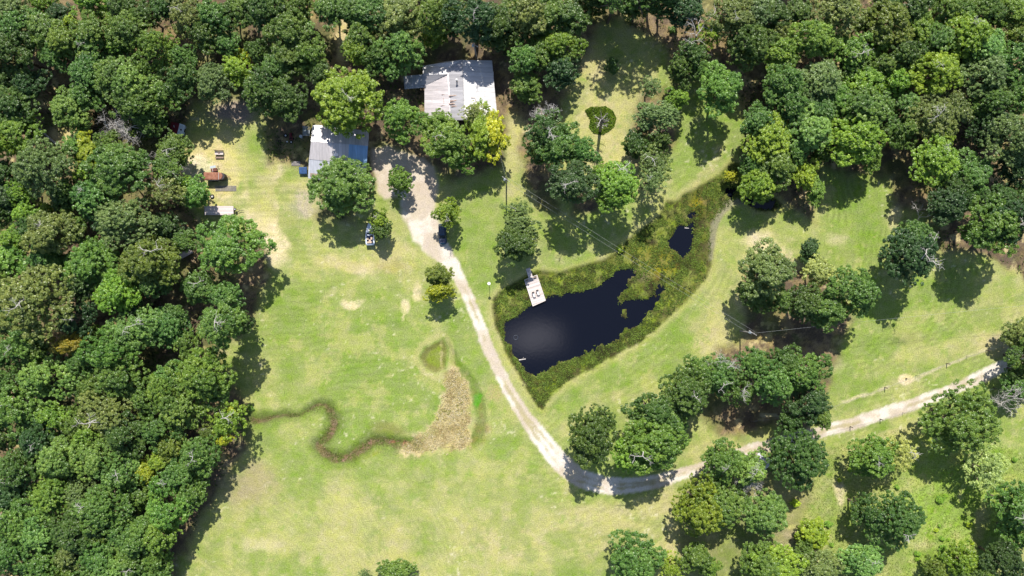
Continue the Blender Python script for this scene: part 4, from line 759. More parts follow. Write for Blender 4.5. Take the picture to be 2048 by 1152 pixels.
def plank_mat(name, col, ang, w_=.2, var=.2):
    m, t, b = new_mat(name); N = t.nodes; L = t.links; g = N.new("ShaderNodeNewGeometry"); mp_ = N.new("ShaderNodeMapping"); mp_.inputs['Rotation'].default_value = (0, 0, -ang)
    L.new(g.outputs['Position'], mp_.inputs[0]); sp = N.new("ShaderNodeSeparateXYZ"); L.new(mp_.outputs[0], sp.inputs[0])
    dv = N.new("ShaderNodeMath"); dv.operation = 'DIVIDE'; dv.inputs[1].default_value = w_; L.new(sp.outputs[0], dv.inputs[0])
    fl_ = N.new("ShaderNodeMath"); fl_.operation = 'FLOOR'; L.new(dv.outputs[0], fl_.inputs[0]); wn = N.new("ShaderNodeTexWhiteNoise"); wn.noise_dimensions = '1D'; L.new(fl_.outputs[0], wn.inputs['W'])
    n = N.new("ShaderNodeTexNoise"); n.inputs['Scale'].default_value = 3; n.inputs['Detail'].default_value = 6; L.new(g.outputs['Position'], n.inputs['Vector'])
    ad = N.new("ShaderNodeMath"); ad.operation = 'ADD'; L.new(wn.outputs[0], ad.inputs[0]); L.new(n.outputs['Fac'], ad.inputs[1])
    mr_ = N.new("ShaderNodeMapRange"); mr_.inputs['From Max'].default_value = 1.6; mr_.inputs['From Min'].default_value = .3; mr_.inputs['To Min'].default_value = 1-var; mr_.inputs['To Max'].default_value = 1+var; L.new(ad.outputs[0], mr_.inputs[0])
    vm = N.new("ShaderNodeVectorMath"); vm.operation = 'SCALE'; vm.inputs[0].default_value = col; L.new(mr_.outputs[0], vm.inputs['Scale']); L.new(vm.outputs[0], b.inputs['Base Color']); b.inputs['Roughness'].default_value = .8
    return m
DECK = plank_mat("dock_planks", (.46,.40,.375), math.radians(-72.4), .3, .3); BEDW = plank_mat("trailer_boards", (.50,.43,.40), math.pi/2, .28, .16); OLDW = simple("old_wood", (.24,.17,.13), .85, .3, 3)
POSTW = simple("post_wood", (.10,.075,.055), .9, .3, 4); POLEW = simple("pole_wood", (.24,.22,.21), .85, .2, 3)

def windows(root, wall_pts, mat_w=WHITEP):
    """windows as frame > pane on vertical walls given as (x, y, nx, ny, w, h, z)"""
    for (x, y, nx_, ny_, w_, h_, z_) in wall_pts:
        rz = math.atan2(ny_, nx_) - math.pi/2
        f = MB().box((x+nx_*.03, y+ny_*.03, z_), (w_+.16, .08, h_+.16), rz).build('window', mat_w, root)
        MB().box((x+nx_*.08, y+ny_*.08, z_), (w_, .03, h_), rz).build('pane', GLASS, f)

# ------------------------------------------------------------------ house
hc = P(925, 180); house = thing('farmhouse', (hc[0], hc[1], 0), 0, 'white and grey tin-roofed farmhouse with a projecting left wing', 'house')
def R(px, py, z):
    a = P(px, py, z); return (a[0]-hc[0], a[1]-hc[1], a[2])
def plan(pts, z0, z1, inset=.35):
    cx = sum(p[0] for p in pts)/len(pts); cy = sum(p[1] for p in pts)/len(pts)
    q = [(p[0]-inset*math.copysign(1, p[0]-cx), p[1]-inset*math.copysign(1, p[1]-cy)) for p in pts]
    return [(x, y, z1) for x, y in q], z1-z0
def walls(root, px, z, mat, ref, name='wall', inset=.35):
    pts = [(P(x, y, z)[0]-ref[0], P(x, y, z)[1]-ref[1]) for x, y in px]; q, t = plan(pts, 0, z-.12, inset); return MB().slab(q, t).build(name, mat, root)
walls(house, [(851,134),(905,124),(985,124),(994,236),(850,236)], 2.75, SIDING, hc)
rf = MB().slab([R(925,120,4.5), R(984,121,2.95), R(995,238,2.95), R(929,240,4.5)], .07).build('roof', TIN_W, house)
MB().slab([R(897,134,3.85), R(925,120,4.5), R(929,240,4.5), R(901,240,3.85)], .07).build('roof', TIN_G, house)
MB().slab([R(849,170,2.95), R(895,148,3.88), R(897,134,3.88), R(901,240,3.88), R(849,240,2.92)], .07).build('roof', TIN_P, house)
MB().slab([R(845,132,2.95), R(897,122,3.3), R(925,119.6,4.52), R(897,137,3.9), R(895,148,4.12), R(846,150,3.9)], .07).build('roof', TIN_W, house)
MB().slab([R(846,149.6,3.93), R(895,147.8,4.14), R(852,171,3.0), R(840,171,3.0)], .06).build('roof', TIN_G, house)
MB().slab([R(807,152,2.9), R(846,149,3.5), R(851,175,2.75), R(809,178.5,2.5)], .06).build('roof', TIN_WING, house)
rc_ = MB(); rc_.tube(R(925,120,4.56), R(929,240,4.56), .11, .11, 6); rc_.build('ridge_cap', TIN_W, rf)
ch = MB(); ch.tube(R(914,163,4.1), (R(914,163,4.1)[0], R(914,163,4.1)[1], 5.6), .16, .16, 12); c1 = ch.build('vent_pipe', DARKST, rf)
q = R(914,163,4.1); MB().tube((q[0], q[1], 5.55), (q[0], q[1], 5.75), .3, .16, 12).build('cap', WHITEP, c1)
for (x, y, w_, h_, a) in ((906,191,2.0,.28,.05), (908,201,2.1,.3,.12), (904,207,1.5,.35,.05), (910,212,1.8,.25,.02), (889,188,1.5,.08,.05), (886,210,1.3,.08,0), (946,196,.9,.1,.1), (887,200,.1,1.4,.1), (951,200,.08,1.2,.2), (972,203,.08,.9,0)):
    q = R(x, y, 4.15 if x < 925 else 3.95)
    dz = (4.14 if 899 < x <= 925 else (3.72 if x < 899 else (4.22 if x < 960 else 3.62)))
    MB().box((q[0], q[1], dz), (w_, h_, .05), a).build('rusty_patch', RUSTTIN, house)
sx0, sy0 = R(985,124,2)[0]-.35, R(985,130,2)[1]
windows(house, [(R(990,150,1.6)[0]-.42, R(990,150,1.6)[1], 1, 0, 1.1, 1.2, 1.6), (R(991,200,1.6)[0]-.42, R(991,200,1.6)[1], 1, 0, 1.1, 1.2, 1.6)])
d_ = MB().box((R(900,237,1)[0], R(900,237,1)[1]+.3, 1.05), (1.0, .1, 2.1)).build('door', DOORM, house); MB().tube((R(900,237,1)[0]+.35, R(900,237,1)[1]+.2, 1.0), (R(900,237,1)[0]+.35, R(900,237,1)[1]+.12, 1.0), .04).build('handle', RIM, d_)
for (x, y) in ((810,177),(829,177),(810,155)):
    q = R(x, y, 2.4); MB().box((q[0]+.1, q[1]+.1, 1.22), (.12, .12, 2.44)).build('porch_post', OLDW, house)
# things by the wing
q = P(858, 203); t = thing('patio_chair', (q[0], q[1], 0), .3, 'small pale chair in the shade below the house wing', 'chair')
MB().box((0, 0, .42), (.5, .5, .05)).build('seat', WHITEP, t); MB().box((0, .25, .75), (.5, .05, .6)).build('backrest', WHITEP, t)
for sx in (-.22, .22):
    for sy in (-.22, .22): MB().box((sx, sy, .2), (.04, .04, .4)).build('leg', WHITEP, t)

# ------------------------------------------------------------------ tin barn
bc = P(676, 305); barn = thing('tin_barn', (bc[0], bc[1], 0), 0, 'tin-roofed barn with white, pinkish and sheen-blue roof sheets, left of the yard', 'barn')
def Q(px, py, z): a = P(px, py, z); return (a[0]-bc[0], a[1]-bc[1], a[2])
walls(barn, [(624,253),(737,262),(733,330),(730,368),(617,356)], 2.7, SIDING2, bc)
MB().slab([Q(640,250.5,3.0), Q(738,262,3.0), Q(736,292,3.9), Q(638,284,3.9)], .06).build('roof', BARN_P, barn)
MB().slab([Q(625,250,3.0), Q(640,250.5,3.0), Q(637.8,283.5,3.92), Q(622,283,3.92)], .07).build('roof', BARN_W, barn)
MB().slab([Q(622,283,3.9), Q(698,289,3.9), Q(696,326,3.1), Q(618,318.5,3.1)], .06).build('roof', BARN_P, barn)
MB().slab([Q(698,288.5,3.92), Q(736,292,3.92), Q(733,331,3.1), Q(696,326,3.1)], .07).build('roof', BARN_SHEEN, barn)
lt_ = MB().slab([Q(618,318,3.02), Q(733,331,3.02), Q(730,370,2.4), Q(616,356.5,2.4)], .06).build('lean_to_roof', BARN_G, barn)
MB().box(Q(672, 309, 3.5), (1.0, .9, .06), 0, -.15).build('skylight', BARN_W, barn)
dr = MB().box((Q(737,300,1)[0]-.3, Q(737,300,1)[1], 1.1), (.1, 2.6, 2.2)).build('sliding_door', SIDING, barn); MB().box((Q(737,300,1)[0]-.22, Q(737,300,1)[1]+1, 1.1), (.06, .05, .3)).build('handle', DARKST, dr)
# rack, barrel, tarp and clutter left of the barn
q = P(615, 264); t = thing('slatted_rack', (q[0], q[1], 0), 0, 'slatted grey rack standing against the upper left barn corner', 'rack')
for k in range(6): MB().box((-.75+.3*k, 0, 1.1), (.12, 2.4, .05)).build('slat', PALEG, t)
MB().box((0, 1.1, 1.03), (1.9, .08, .08)).build('rail', OLDW, t); MB().box((0, -1.1, 1.03), (1.9, .08, .08)).build('rail', OLDW, t)
for sx in (-.85, .85):
    for sy in (-1.1, 1.1): MB().box((sx, sy, .5), (.1, .1, 1.0)).build('leg', OLDW, t)
q = P(603.5, 274); t = thing('barrel', (q[0], q[1], 0), 0, 'round pale barrel left of the slatted rack', 'barrel')
MB().tube((0, 0, 0), (0, 0, .9), .36, .36, 16).build('drum', PALEG, t); MB().torus((0, 0, .9), .34, .03).build('rim', WHITEP, t)
q = P(608, 342); t = thing('blue_trailer', (q[0], q[1], 0), 0, 'blue utility trailer under the lower left barn corner', 'trailer')
TARP = simple("blue_tarp", (.02,.06,.16), .45, .3, 1.5); MB().box((0, 0, .75), (2.0, 1.7, .3)).build('tarp', TARP, t, bevel=.08)
MB().box((0, -1.05, .5), (2.1, .06, .06)).build('frame', PALEG, t); MB().box((0, 0, .52), (1.9, 1.6, .12)).build('bed', DARKST, t)
for sx in (-.8, .8): MB().tube((sx-.08, -.2, .3), (sx+.08, -.2, .3), .3, .3, 14).build('wheel', RUBBER, t)
q = P(583, 274); t = thing('riding_mower', (q[0], q[1], 0), .1, 'dark red riding mower in the shade left of the barn', 'mower')
MB().loft([[(-.3, y, .35), (.3, y, .35), (.26, y, z), (-.26, y, z)] for y, z in ((.95, .6), (.8, .75), (.2, .8), (.1, .55))]).build('hood', MAROON, t); MB().box((0, -.35, .5), (.75, .9, .12)).build('deck', MAROON, t)
MB().box((0, -.45, .68), (.42, .4, .1)).build('seat', RUBBER, t); MB().box((0, -.66, .88), (.42, .08, .36)).build('backrest', RUBBER, t); MB().torus((0, .0, .95), .17, .02).build('steering_wheel', RUBBER, t)
for sx, sy, r_ in ((-.42,.65,.2), (.42,.65,.2), (-.45,-.55,.28), (.45,-.55,.28)): MB().tube((sx-.1, sy, r_), (sx+.1, sy, r_), r_, r_, 14).build('wheel', RUBBER, t)
def tyre(px, py, R_, label, up=False, rim=True, rz=0, group='loose tyres', z=None):
    q = P(px, py, .2); t = thing('tyre', (q[0], q[1], 0), rz, label, 'tyre', group); ax = 'X' if up else 'Z'; zz = R_+.02 if up else .13
    MB().torus((0, 0, zz), R_*.78, R_*.22, ax).build('rubber', RUBBER, t, True)
    if rim:
        a = (-.05, 0, zz) if up else (0, 0, zz-.05); b = (.05, 0, zz) if up else (0, 0, zz+.06); MB().tube(a, b, R_*.42, R_*.38, 14).build('rim', RIM, t)
tyre(559, 283, .42, 'black tyre furthest left in the clutter left of the barn', rim=False); tyre(571, 271, .5, 'larger black tyre with pale rim between mower and left tyre'); tyre(582, 284, .42, 'black tyre with pale rim just below the dark red mower')
tyre(424, 393, .55, 'large loose wheel with white rim above the flatbed trailer', group=None)
q = P(592, 327); t = thing('pallet', (q[0], q[1], 0), 0, 'grey pallet lying in dappled shade left of the barn', 'pallet')
for k in range(5): MB().box((0, -.45+.22*k, .13), (2.2, .14, .03)).build('slat', POLEW, t)
for k in range(3): MB().box((-.95+.95*k, 0, .06), (.09, 1.0, .1)).build('bearer', POLEW, t)
q = P(575, 284); t = thing('bucket', (q[0], q[1], 0), 0, 'tiny white bucket between the tyres left of the barn', 'bucket'); MB().tube((0, 0, 0), (0, 0, .36), .13, .17, 12).build('pail', WHITEP, t); MB().torus((0, 0, .36), .17, .015).build('rim', WHITEP, t)

# ------------------------------------------------------------------ red shed
q = P(360, 260); t = thing('red_shed', (q[0], q[1], 0), math.radians(-14), 'small maroon-roofed shed with a pale end, at the wood edge', 'shed')
MB().box((0, 0, .95), (2.7, 2.4, 1.9)).build('wall', PALEG, t)
rf = MB().slab([(-1.5, -1.3, 2.05), (-1.5, 1.3, 2.05), (.75, 1.3, 2.35), (.75, -1.3, 2.35)], .06).build('roof', MAROON, t)
MB().slab([(.752, -1.35, 2.35), (.752, 1.35, 2.35), (1.9, 1.25, 1.75), (1.9, -1.25, 1.75)], .06).build('pale_awning', PALEG, t); MB().tube((1.3, -.1, 2.0), (1.3, -.1, 2.16), .2, .2, 12).build('vent', RUBBER, t)
MB().box((-.5, .3, 2.25), (.1, .55, .06), .5).build('roof_patch', WHITEP, rf)
d_ = MB().box((1.36, .1, .85), (.05, .8, 1.7)).build('door', DARKST, t); MB().box((1.4, .4, .85), (.04, .05, .15)).build('handle', RIM, d_)
q = P(347, 262); t = thing('plastic_jug', (q[0], q[1], 0), 0, 'small white jug beside the left wall of the red shed', 'jug'); MB().tube((0, 0, 0), (0, 0, .4), .22, .22, 10).build('body', WHITEP, t); MB().tube((0, 0, .4), (0, 0, .5), .09, .09, 8).build('cap', RUBBER, t)

# wooden bin, cart, stock trailer, flatbeds
q = P(440, 308); t = thing('wooden_bench', (q[0], q[1], 0), 0, 'weathered wooden bench with a dark back on the straw', 'bench')
MB().box((0, .15, .55), (2.1, .85, .07)).build('seat', BEDW, t); MB().box((0, .75, .85), (2.2, .1, .7)).build('backrest', OLDW, t); MB().box((0, -.95, .35), (2.1, .38, .06)).build('footboard', OLDW, t); MB().box((0, .15, .62), (.5, .3, .08)).build('lid', OLDW, t)
for sx in (-.95, .95):
    for sy in (-.9, .7): MB().box((sx, sy, .26), (.09, .09, .52)).build('leg', OLDW, t)
q = P(429, 338); t = thing('garden_cart', (q[0], q[1], 0), math.radians(8), 'small brown cart with a pale grey lid just above the rusty trailer', 'cart')
MB().box((.1, -.35, .5), (1.5, .8, .5)).build('body', simple("brown_paint", (.11,.035,.025), .6), t); MB().slab([(-.8, .1, .85), (-.6, .65, .95), (.75, .65, .95), (.7, .1, .85)], .05).build('lid', PALEG, t); MB().box((-.2, -.35, .77), (.06, .8, .05)).build('strap', WHITEP, t)
for sx in (-.55, .7): MB().tube((sx-.08, -.3, .26), (sx+.08, -.3, .26), .26, .26, 12).build('wheel', RUBBER, t)
MB().torus((1.15, .35, .55), .2, .05).build('steering_wheel', RUBBER, t)

q = P(435, 355); t = thing('stock_trailer', (q[0], q[1], 0), 0, 'rust-red livestock trailer with a rounded nose, shadow below it', 'trailer')
def nose(x0, x1, hw, z, n=7):
    o = [(x0, -hw, z), (x0, hw, z)]; o += [(x1-hw*.95+hw*.95*math.sin(a), hw*math.cos(a), z) for a in np.linspace(0, math.pi, n)]; return o
MB().slab(nose(-2.35, 2.65, .86, 2.15), 1.65).build('body', DARKST, t)
MB().loft([nose(-2.42, 2.2, .95, 2.16), nose(-2.42, 2.16, .93, 2.24), nose(-2.4, 2.05, .7, 2.33)]).build('roof', RUST, t)
MB().box((1.25, 0, 2.335), (.06, 1.75, .05)).build('roof_rib', PALEG, t); MB().box((-.6, -.98, 2.12), (3.2, .06, .06)).build('rail', PALEG, t)
for x in (-.9, -.1):
    for s_ in (-1, 1): MB().tube((x, s_*.88, .36), (x, s_*1.06, .36), .36, .36, 16).build('wheel', RUBBER, t)
MB().tube((2.6, 0, .55), (3.5, 0, .5), .06, .05, 6).tube((2.3, .5, .55), (3.4, 0, .5), .05, .05, 6).build('hitch', RUST, t); MB().tube((3.2, 0, .2), (3.2, 0, .95), .05, .05, 8).build('jack', DARKST, t)
q = P(452, 377); t = thing('livestock_panel', (q[0], q[1], 0), 0, 'grey slatted panel lying flat below the rusty stock trailer', 'panel')
for k in range(10): MB().box((0, -.62+.14*k, .1), (5.2, .07, .04)).build('bar', POLEW, t)
for x in (-2.55, -1.3, 0, 1.3, 2.0, 2.55): MB().box((x, 0, .07), (.09, 1.5, .05)).build('brace', POLEW, t)
def flatbed(px, py, ln, wd, ang, label, z=.95, spare=True):
    q = P(px, py, z); t = thing('flatbed_trailer', (q[0], q[1], 0), ang, label, 'trailer', None)
    mt = plank_mat("trailer_boards", (.52,.44,.42), ang+math.pi/2, .3, .16)
    MB().box((0, 0, z), (ln, wd, .08)).build('deck', mt, t); MB().box((0, 0, z-.14), (ln-.1, wd-.15, .16)).build('frame', OLDW, t)
    for x in (-.8, .1):
        for s_ in (-1, 1): MB().tube((x, s_*(wd/2-.3), .36), (x, s_*(wd/2-.08), .36), .36, .36, 14).build('wheel', RUBBER, t)
    MB().tube((ln/2, .6, z-.15), (ln/2+1.5, 0, .5), .05, .05, 6).tube((ln/2, -.6, z-.15), (ln/2+1.5, 0, .5), .05, .05, 6).tube((ln/2+1.5, 0, .5), (ln/2+2.3, 0, .5), .06, .06, 6).build('tongue', DARKST, t)
    if spare:
        s_ = MB().torus((ln/2+.4, .3, z+.1), .26, .1).build('spare_wheel', RUBBER, t, True); MB().tube((ln/2+.4, .3, z+.05), (ln/2+.4, .3, z+.2), .17, .15, 12).build('rim', RIM, s_)
        for k in range(4): MB().tube((ln/2-1.2+.26*k, -wd/2+.22, z+.04), (ln/2-1.2+.26*k, -wd/2+.22, z+.1), .06, .06, 8).build('bolt', DARKST, t)
flatbed(438, 421, 7.2, 2.25, 0, 'long flatbed trailer with pale board deck and spare wheel'); flatbed(372, 507, 3.2, 1.3, math.radians(28), 'short tilted flatbed trailer half hidden in the left woods', .8, False)

# white shed under the trees below the drive
q = P(1518, 916); t = thing('white_shed', (q[0], q[1], 0), math.radians(-38), 'small pale tin-roofed shed half hidden by trees below the drive', 'shed')
MB().box((0, 0, 1.1), (3.6, 2.5, 2.2)).build('wall', SIDING, t); TINS = roof_mat("shed_tin", (.58,.57,.62), 0, .7, .12, .02)
MB().slab([(-2, -1.5, 2.25), (-2, 0, 2.8), (2, 0, 2.8), (2, -1.5, 2.25)], .06).build('roof', TINS, t); MB().slab([(-2, .002, 2.8), (-2, 1.5, 2.25), (2, 1.5, 2.25), (2, .002, 2.8)], .06).build('roof', TINS, t)
d_ = MB().box((1.83, 0, .95), (.05, .9, 1.9)).build('door', DOORM, t); MB().box((1.87, .3, .95), (.04, .05, .15)).build('handle', RIM, d_)

# ------------------------------------------------------------------ boat on its trailer
q = P(740, 468, 1.0); t = thing('motorboat', (q[0], q[1], .35), math.radians(2), 'white open motorboat with tan seats, stern clear of the tree', 'boat')
HUL = simple("boat_gelcoat", (.62,.66,.72), .25, .05, spec=.5); TAN_ = simple("tan_vinyl", (.45,.34,.25), .6, .25, 5); NAVY = simple("navy_trim", (.012,.02,.06), .4, .2)
def hsec(y, w_, z0, z1): return [(-w_, y, z1), (-w_*.92, y, z0+.35), (0, y, z0), (w_*.92, y, z0+.35), (w_, y, z1), (w_*.82, y, z1+.02), (-w_*.82, y, z1+.02)]
MB().loft([hsec(-2.8, .98, .05, .95), hsec(-2.3, 1.12, .02, .98), hsec(-1, 1.14, 0, 1.02), (hsec(.4, 1.0, 0, 1.06)), hsec(1.6, .68, .08, 1.1), hsec(2.5, .3, .25, 1.15), hsec(2.95, .04, .6, 1.18)]).build('hull', HUL, t, True)
MB().slab([(-.78, -2.35, 1.08), (-.82, -.9, 1.1), (-.7, .25, 1.12), (.7, .25, 1.12), (.82, -.9, 1.1), (.78, -2.35, 1.08)], .04).build('cockpit_floor', NAVY, t)
MB().box((0, -2.1, 1.2), (1.3, .45, .22)).build('rear_seat', TAN_, t); 
for s_ in (-1, 1): MB().box((s_*.45, -1.15, 1.22), (.42, .6, .26)).build('seat', TAN_, t)
MB().box((0, -1.75, 1.13), (.5, .7, .04)).build('floor_mat', TAN_, t); MB().slab([(-.75, .3, 1.15), (-.7, .02, 1.45), (.7, .02, 1.45), (.75, .3, 1.15)], .03).build('windshield', GLASS, t); MB().box((0, -.25, 1.2), (1.1, .3, .12)).build('console', HUL, t)
MB().tube((.4, -.5, 1.35), (.4, -.42, 1.38), .17, .17, 12).build('steering_wheel', RUBBER, t); MB().box((0, .9, 1.18), (.55, .5, .04)).build('hatch', WHITEP, t)
q = P(740, 466, .4); t = thing('boat_trailer', (q[0], q[1], 0), math.radians(2), 'steel trailer under the white motorboat', 'trailer')
MB().box((-.7, 0, .42), (.1, 5.2, .1)).box((.7, 0, .42), (.1, 5.2, .1)).box((0, -1.8, .36), (2.0, .1, .1)).box((0, 1.2, .36), (1.6, .1, .1)).build('frame', DARKST, t)
for s_ in (-1, 1): MB().tube((s_*.98-.09, -.9, .3), (s_*.98+.09, -.9, .3), .3, .3, 14).build('wheel', RUBBER, t)
MB().tube((0, 2.5, .42), (0, 4.0, .4), .06, .05, 6).build('tongue', DARKST, t)

# ------------------------------------------------------------------ car
q = P(885, 468, .8); t = thing('parked_car', (q[0], q[1], 0), math.radians(3), 'dark blue car parked nose down on the gravel under a tree', 'car')
CARP = simple("dark_blue_paint", (.008,.03,.062), .22, .25, 1.2, spec=.6); CARP_SKY = simple("hood_sky_reflection", (.05,.055,.085), .3, .1, 1.2, spec=.5)  # hood coloured grey-blue for the sky reflected in it
def cs(y, w_, z0, z1, r_=.1): return [(-w_, y, z0), (-w_, y, z1-r_), (-w_+r_, y, z1), (w_-r_, y, z1), (w_, y, z1-r_), (w_, y, z0)]
MB().loft([cs(2.5, .72, .45, .85), cs(2.35, .88, .35, .98), cs(1.6, .94, .3, 1.02), cs(-1.0, .94, .3, 1.02), cs(-1.9, .93, .32, .98), cs(-2.4, .84, .38, .86), cs(-2.58, .6, .45, .72)]).build('body', CARP, t, False)
MB().loft([cs(2.3, .74, 1.0, 1.06), cs(1.9, .74, 1.0, 1.6), cs(.0, .74, 1.0, 1.66), cs(-.45, .72, 1.0, 1.6), cs(-1.15, .72, .98, 1.04)]).build('glasshouse', GLASS, t)
MB().slab([(-.66, 1.85, 1.66), (-.68, 0, 1.73), (-.6, -.4, 1.67), (.6, -.4, 1.67), (.68, 0, 1.73), (.66, 1.85, 1.66)], .05).build('roof', CARP, t); MB().slab([(-.74, -1.2, 1.06), (-.7, -2.2, .95), (.7, -2.2, .95), (.74, -1.2, 1.06)], .05).build('hood', CARP_SKY, t)
for s_ in (-1, 1):
    MB().box((s_*1.02, -.75, 1.05), (.18, .12, .14)).build('mirror', CARP, t); MB().box((s_*.55, -2.5, .68), (.3, .1, .14)).build('headlight', WHITEP, t); MB().box((s_*.7, 2.44, .78), (.2, .1, .2)).build('tail_light', MAROON, t)
    for y in (-1.55, 1.55):
        w_ = MB().tube((s_*.78, y, .35), (s_*.97, y, .35), .35, .35, 18).build('wheel', RUBBER, t); MB().tube((s_*.96, y, .35), (s_*.985, y, .35), .2, .2, 12).build('rim', RIM, w_)

# ------------------------------------------------------------------ dock with its furniture
dk = P(1062, 575, .1); ang = math.radians(-72.4); dock = thing('wooden_dock', (dk[0], dk[1], 0), 0, 'pale wooden dock reaching into the pond with a narrow walkway', 'dock')
def D(px, py, z): a = P(px, py, z); return (a[0]-dk[0], a[1]-dk[1], z)
MB().slab([D(1049,560,.15), D(1074,549.8,.15), D(1091.2,600.8,.15), D(1065.6,612.2,.15)], .08).build('deck', DECK, dock); MB().slab([D(1051.8,538,.17), D(1060,535,.17), D(1065.5,553.6,.17), D(1057.3,556.8,.17)], .07).build('walkway', DECK, dock)
WOODP = simple("pale_trim", (.66,.60,.56), .8, .1)
for a, b in (((1049,560),(1065.6,612.2)), ((1074,549.8),(1091.2,600.8)), ((1049,560),(1074,549.8)), ((1065.6,612.2),(1091.2,600.8))):
    A = Vector(D(*a, .12)); B = Vector(D(*b, .12)); c = (A+B)/2; MB().box(tuple(c), ((B-A).length, .09, .2), math.atan2(B.y-A.y, B.x-A.x)).build('rim_board', WOODP, dock)
for x, y in ((1050.5,562),(1073,552.5),(1057,582),(1082,574),(1066.5,609.5),(1089.5,599)): p_ = D(x, y, 0); MB().tube((p_[0], p_[1], -1.2), (p_[0], p_[1], .05), .12, .12, 10).build('pile', POSTW, dock)
for (x, y, lb) in ((1053.6, 561.6, 'dark low bench on the left shore corner of the dock'), (1070.3, 554.6, 'dark low bench on the right shore corner of the dock')):
    q = P(x, y, .5); t = thing('dock_bench', (q[0], q[1], .15), math.radians(21), lb, 'bench', 'dock benches')
    MB().box((0, .05, .42), (.72, .26, .05)).build('seat', OLDW, t); MB().box((0, .2, .42), (.75, .07, .1)).build('backrest', POSTW, t)
    for s_ in (-.3, .3): MB().box((s_, .05, .2), (.05, .22, .4)).build('leg', POSTW, t)
for (x, y, lb) in ((1067.6, 589.3, 'left sling lounge chair with dark frame on the dock'), (1075.8, 585.3, 'right sling lounge chair with dark frame on the dock')):
    q = P(x, y, .5); t = thing('lounge_chair', (q[0], q[1], .15), math.radians(20), lb, 'lounge chair', 'lounge chairs on the dock')
    MB().box((0, -.12, .38), (.46, 1.0, .04)).build('seat', WHITEP, t); MB().box((0, .58, .68), (.56, .05, .75), 0, -.35).build('backrest', POSTW, t)  # backrest coloured dark for the shadow on its rear side
    for s_ in (-1, 1):
        MB().box((s_*.3, -.05, .36), (.06, 1.35, .06)).build('side_rail', POSTW, t)
        for y_ in (-.62, .45): MB().box((s_*.3, y_, .17), (.05, .05, .34)).build('leg', POSTW, t)
    MB().box((0, -.72, .36), (.6, .06, .06)).build('foot_rail', POSTW, t)
# floating ring and bottle-sized float in the water
q = P(1031.5, 675, -.45); m = MB().torus((q[0], q[1], -.47), .55, .12, n=28); tag(m.build('floating_ring', simple("dark_hose", (.03,.035,.05), .5), None, True), 'dark ring floating in the left part of the pond', 'float ring')

# ------------------------------------------------------------------ poles, lamp, wires, fences
def pole(px, py, h, label, arm=True, sx=1, base=None, top=None, lean=None):
    X, Y, _ = P(px, py, h); t = thing('utility_pole', (X, Y, 0), 0, label, 'utility pole', 'utility poles'); MB().tube((0, 0, -.1), (0, 0, h), .19, .13, 10).build('shaft', POLEW, t)
    if arm:
        MB().box((0, .1, h-.9), (2.2, .12, .14), math.radians(-35)).build('crossarm', POLEW, t)
        for s_ in (-.9, 0, .9): MB().tube((s_*.82, -s_*.57+.1, h-.82), (s_*.82, -s_*.57+.1, h-.55), .07, .05, 8).build('insulator', WHITEP, t)
        MB().tube((-.38, .1, h-2.2), (-.38, .1, h-1.3), .24, .24, 12).build('transformer', PALEG, t)
    return (X, Y, h-.6)
pA = pole(1012, 358, 11, 'wooden utility pole with crossarm on the lawn right of the house'); pB = pole(948, 87, 11.5, 'utility pole with pale cap standing just above the house'); pC = pole(1508, 667, 10, 'utility pole hidden in the right grove where the wires meet')
def wire(a, b, sag, label, off=(0, 0), r=.016):
    A = Vector(a)+Vector((off[0], off[1], 0)); B = Vector(b)+Vector((off[0], off[1], 0)); m = MB(); p = A; n = 24
    for i in range(1, n+1):
        q = A.lerp(B, i/n); q.z -= sag*4*(i/n)*(1-i/n); m.tube(p, q, r, r, 4, cap=False); p = q
    tag(m.build('power_line', WIREM), label, 'power line', 'overhead wires')
WIREM = simple("aluminium_wire", (.30,.31,.29), .4, .05, metal=.2)
wire(pA, pC, 1.2, 'upper of two thin pale wires crossing diagonally over the pond', (.45, .35)); wire(pA, pC, 1.6, 'lower of two thin pale wires crossing diagonally over the pond', (-.35, -.25))
wire(pC, P(2110, 605, 9.5), 1.2, 'thin pale wire running right across the right lawn to the edge', r=.02); wire(pA, pB, .8, 'wire from the lawn pole up past the house to the pole above it', r=.01)
q = P(978, 567, 4.2); t = thing('yard_lamp', (q[0], q[1], 0), 0, 'white-headed lamp post on the grass left of the pond', 'lamp post')
MB().tube((0, 0, 0), (0, 0, 4.1), .05, .04, 8).build('post', DARKST, t); MB().tube((0, 0, 4.05), (0, 0, 4.4), .2, .38, 12).build('lamp_shade', WHITEP, t)
for line, lb, step in (([(1500,842),(1575,833),(1658,815),(1769,775),(1893,727),(1972,700),(2060,672)], 'wire fence with dark posts running above the drive at right', 1), ([(1630,872),(1700,853),(1760,838),(1850,812),(1986,776),(2060,752)], 'low wire fence with dark posts along the lower side of the drive', 1)):
    ref = P(*line[0]); t = thing('wire_fence', (ref[0], ref[1], 0), 0, lb, 'fence', 'wire fences'); pts = []
    for (x1, y1), (x2, y2) in zip(line[:-1], line[1:]):
        n = max(1, round(math.hypot(x2-x1, y2-y1)/55))
        for k in range(n): pts.append((x1+(x2-x1)*k/n, y1+(y2-y1)*k/n, k == 0))
    pw = []
    for x, y, big in pts:
        a = P(x, y); a = (a[0]-ref[0], a[1]-ref[1]); pw.append(a); hh = 1.45 if big else 1.2; MB().tube((*a, -.1), (*a, hh), .12 if big else .05, .1 if big else .04, 7).build('post', POSTW, t)
    for z_ in (.35, .7, 1.05):
        m = MB()
        for a, b in zip(pw[:-1], pw[1:]): m.tube((*a, z_), (*b, z_), .01, .01, 3, cap=False)
        m.build('wire', WIREM, t)
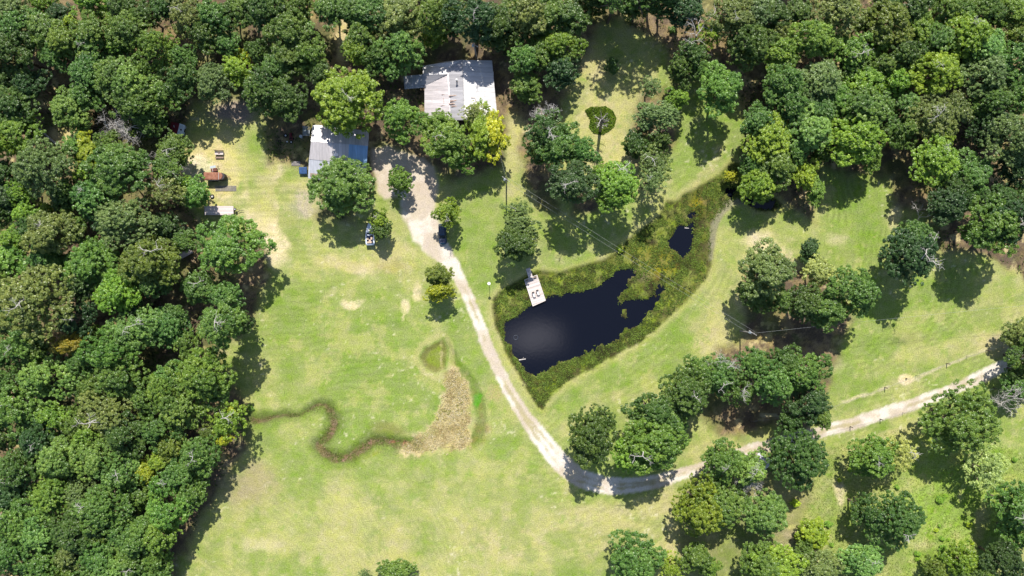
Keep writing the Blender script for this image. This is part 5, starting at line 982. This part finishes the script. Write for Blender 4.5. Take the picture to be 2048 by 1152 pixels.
q = P(1812, 757); m = MB(); m.tube((q[0], q[1], -.05), (q[0], q[1], .5), .16, .13, 9); m.tube((q[0], q[1], .5), (q[0], q[1], .56), .13, .05, 9); tag(m.build('tree_stump', POSTW), 'dark stump in a round bare patch beside the fence', 'stump')
q = P(1046, 769); m = MB(); m.tube((q[0], q[1], -.05), (q[0], q[1], .4), .14, .12, 8); m.tube((q[0], q[1], .4), (q[0], q[1], .45), .12, .04, 8); tag(m.build('tree_stump', POSTW), 'tiny dark stump between the drive and the pond tip', 'stump')

# small bright bushes in the lower right meadow
SH = [(1880,1000,9,'l'),(1891,992,5,'y'),(1873,1061,5,'Y'),(1880,1052,4,'l'),(1939,1051,6,'Y'),(1885,1078,6,'l'),(1898,1080,4,'y'),(1885,1096,8,'l'),(1679,961,5,'Y'),(1656,1048,8,'l'),(1832,1018,5,'y'),(2030,920,6,'l'),(1946,1088,4,'Y'),(1836,1108,7,'l'),(1945,1000,5,'m'),(1835,1119,5,'y'),(1664,1090,5,'l'),(1590,1006,10,'Y'),
 (1795,975,6,'l'),(1700,940,5,'y'),(500,815,7,'m'),(1240,498,8,'Y'),(1345,60,9,'d')]
SEEN = {}; SH.sort(key=lambda q: q[1])
for i, (x, y, r, c) in enumerate(SH):
    X, Y, _ = P(x, y, .5); lms = [('the very large dome', 1922,835), ('the large meadow dome', 1790,1042), ('the bottom right corner', 2048,1152), ('the pale thin tree', 1967,935), ('the big round dark tree', 1590,915), ('the pale bushy tree', 1641,1130), ('the right edge', 2048,930), ('the drive bend', 1180,955)]
    lm = min(lms, key=lambda l: math.hypot(l[1]-x, l[2]-y)); dx, dy = x-lm[1], y-lm[2]
    lab = {500: 'small green bush at the wood edge above the creek end', 1240: 'small bright bush on the upper bank of the pond under the wires', 1345: 'small dark bush left of the dead snag', 1880: 'brightest round weed clump in the lower right meadow' if y < 1030 else 'small light clump amid the row of clumps in the lower right meadow'}.get(x)
    if not lab:
        key = (c, lm[0]); SEEN[key] = SEEN.get(key, 0)+1; lab = f"{['first', 'second', 'third', 'fourth'][SEEN[key]-1]} tiny {CW[c]} bush counting down the photo beside {lm[0]}"
    t = thing('shrub', (X, Y, gz(X, Y)), 0, lab, 'shrub', 'small bushes in the meadow'); cr = link('crown', CROWNS['S'][i % 5], t); s_ = r*K
    cr.scale = (s_, s_, s_*.7); cr.location = (0, 0, s_*.55); cr.rotation_euler = (0, 0, i*1.3); b = LC[c]; cc = srgb(min(b[0]*1.1, b[1]), b[1]*1.1, b[2]); cr.color = (cc[0]*1.3, cc[1]*1.3, cc[2], 1); st = link('stem', TRUNKS[i % 5], t); st.scale = (s_*.8, s_*.8, s_*.55)
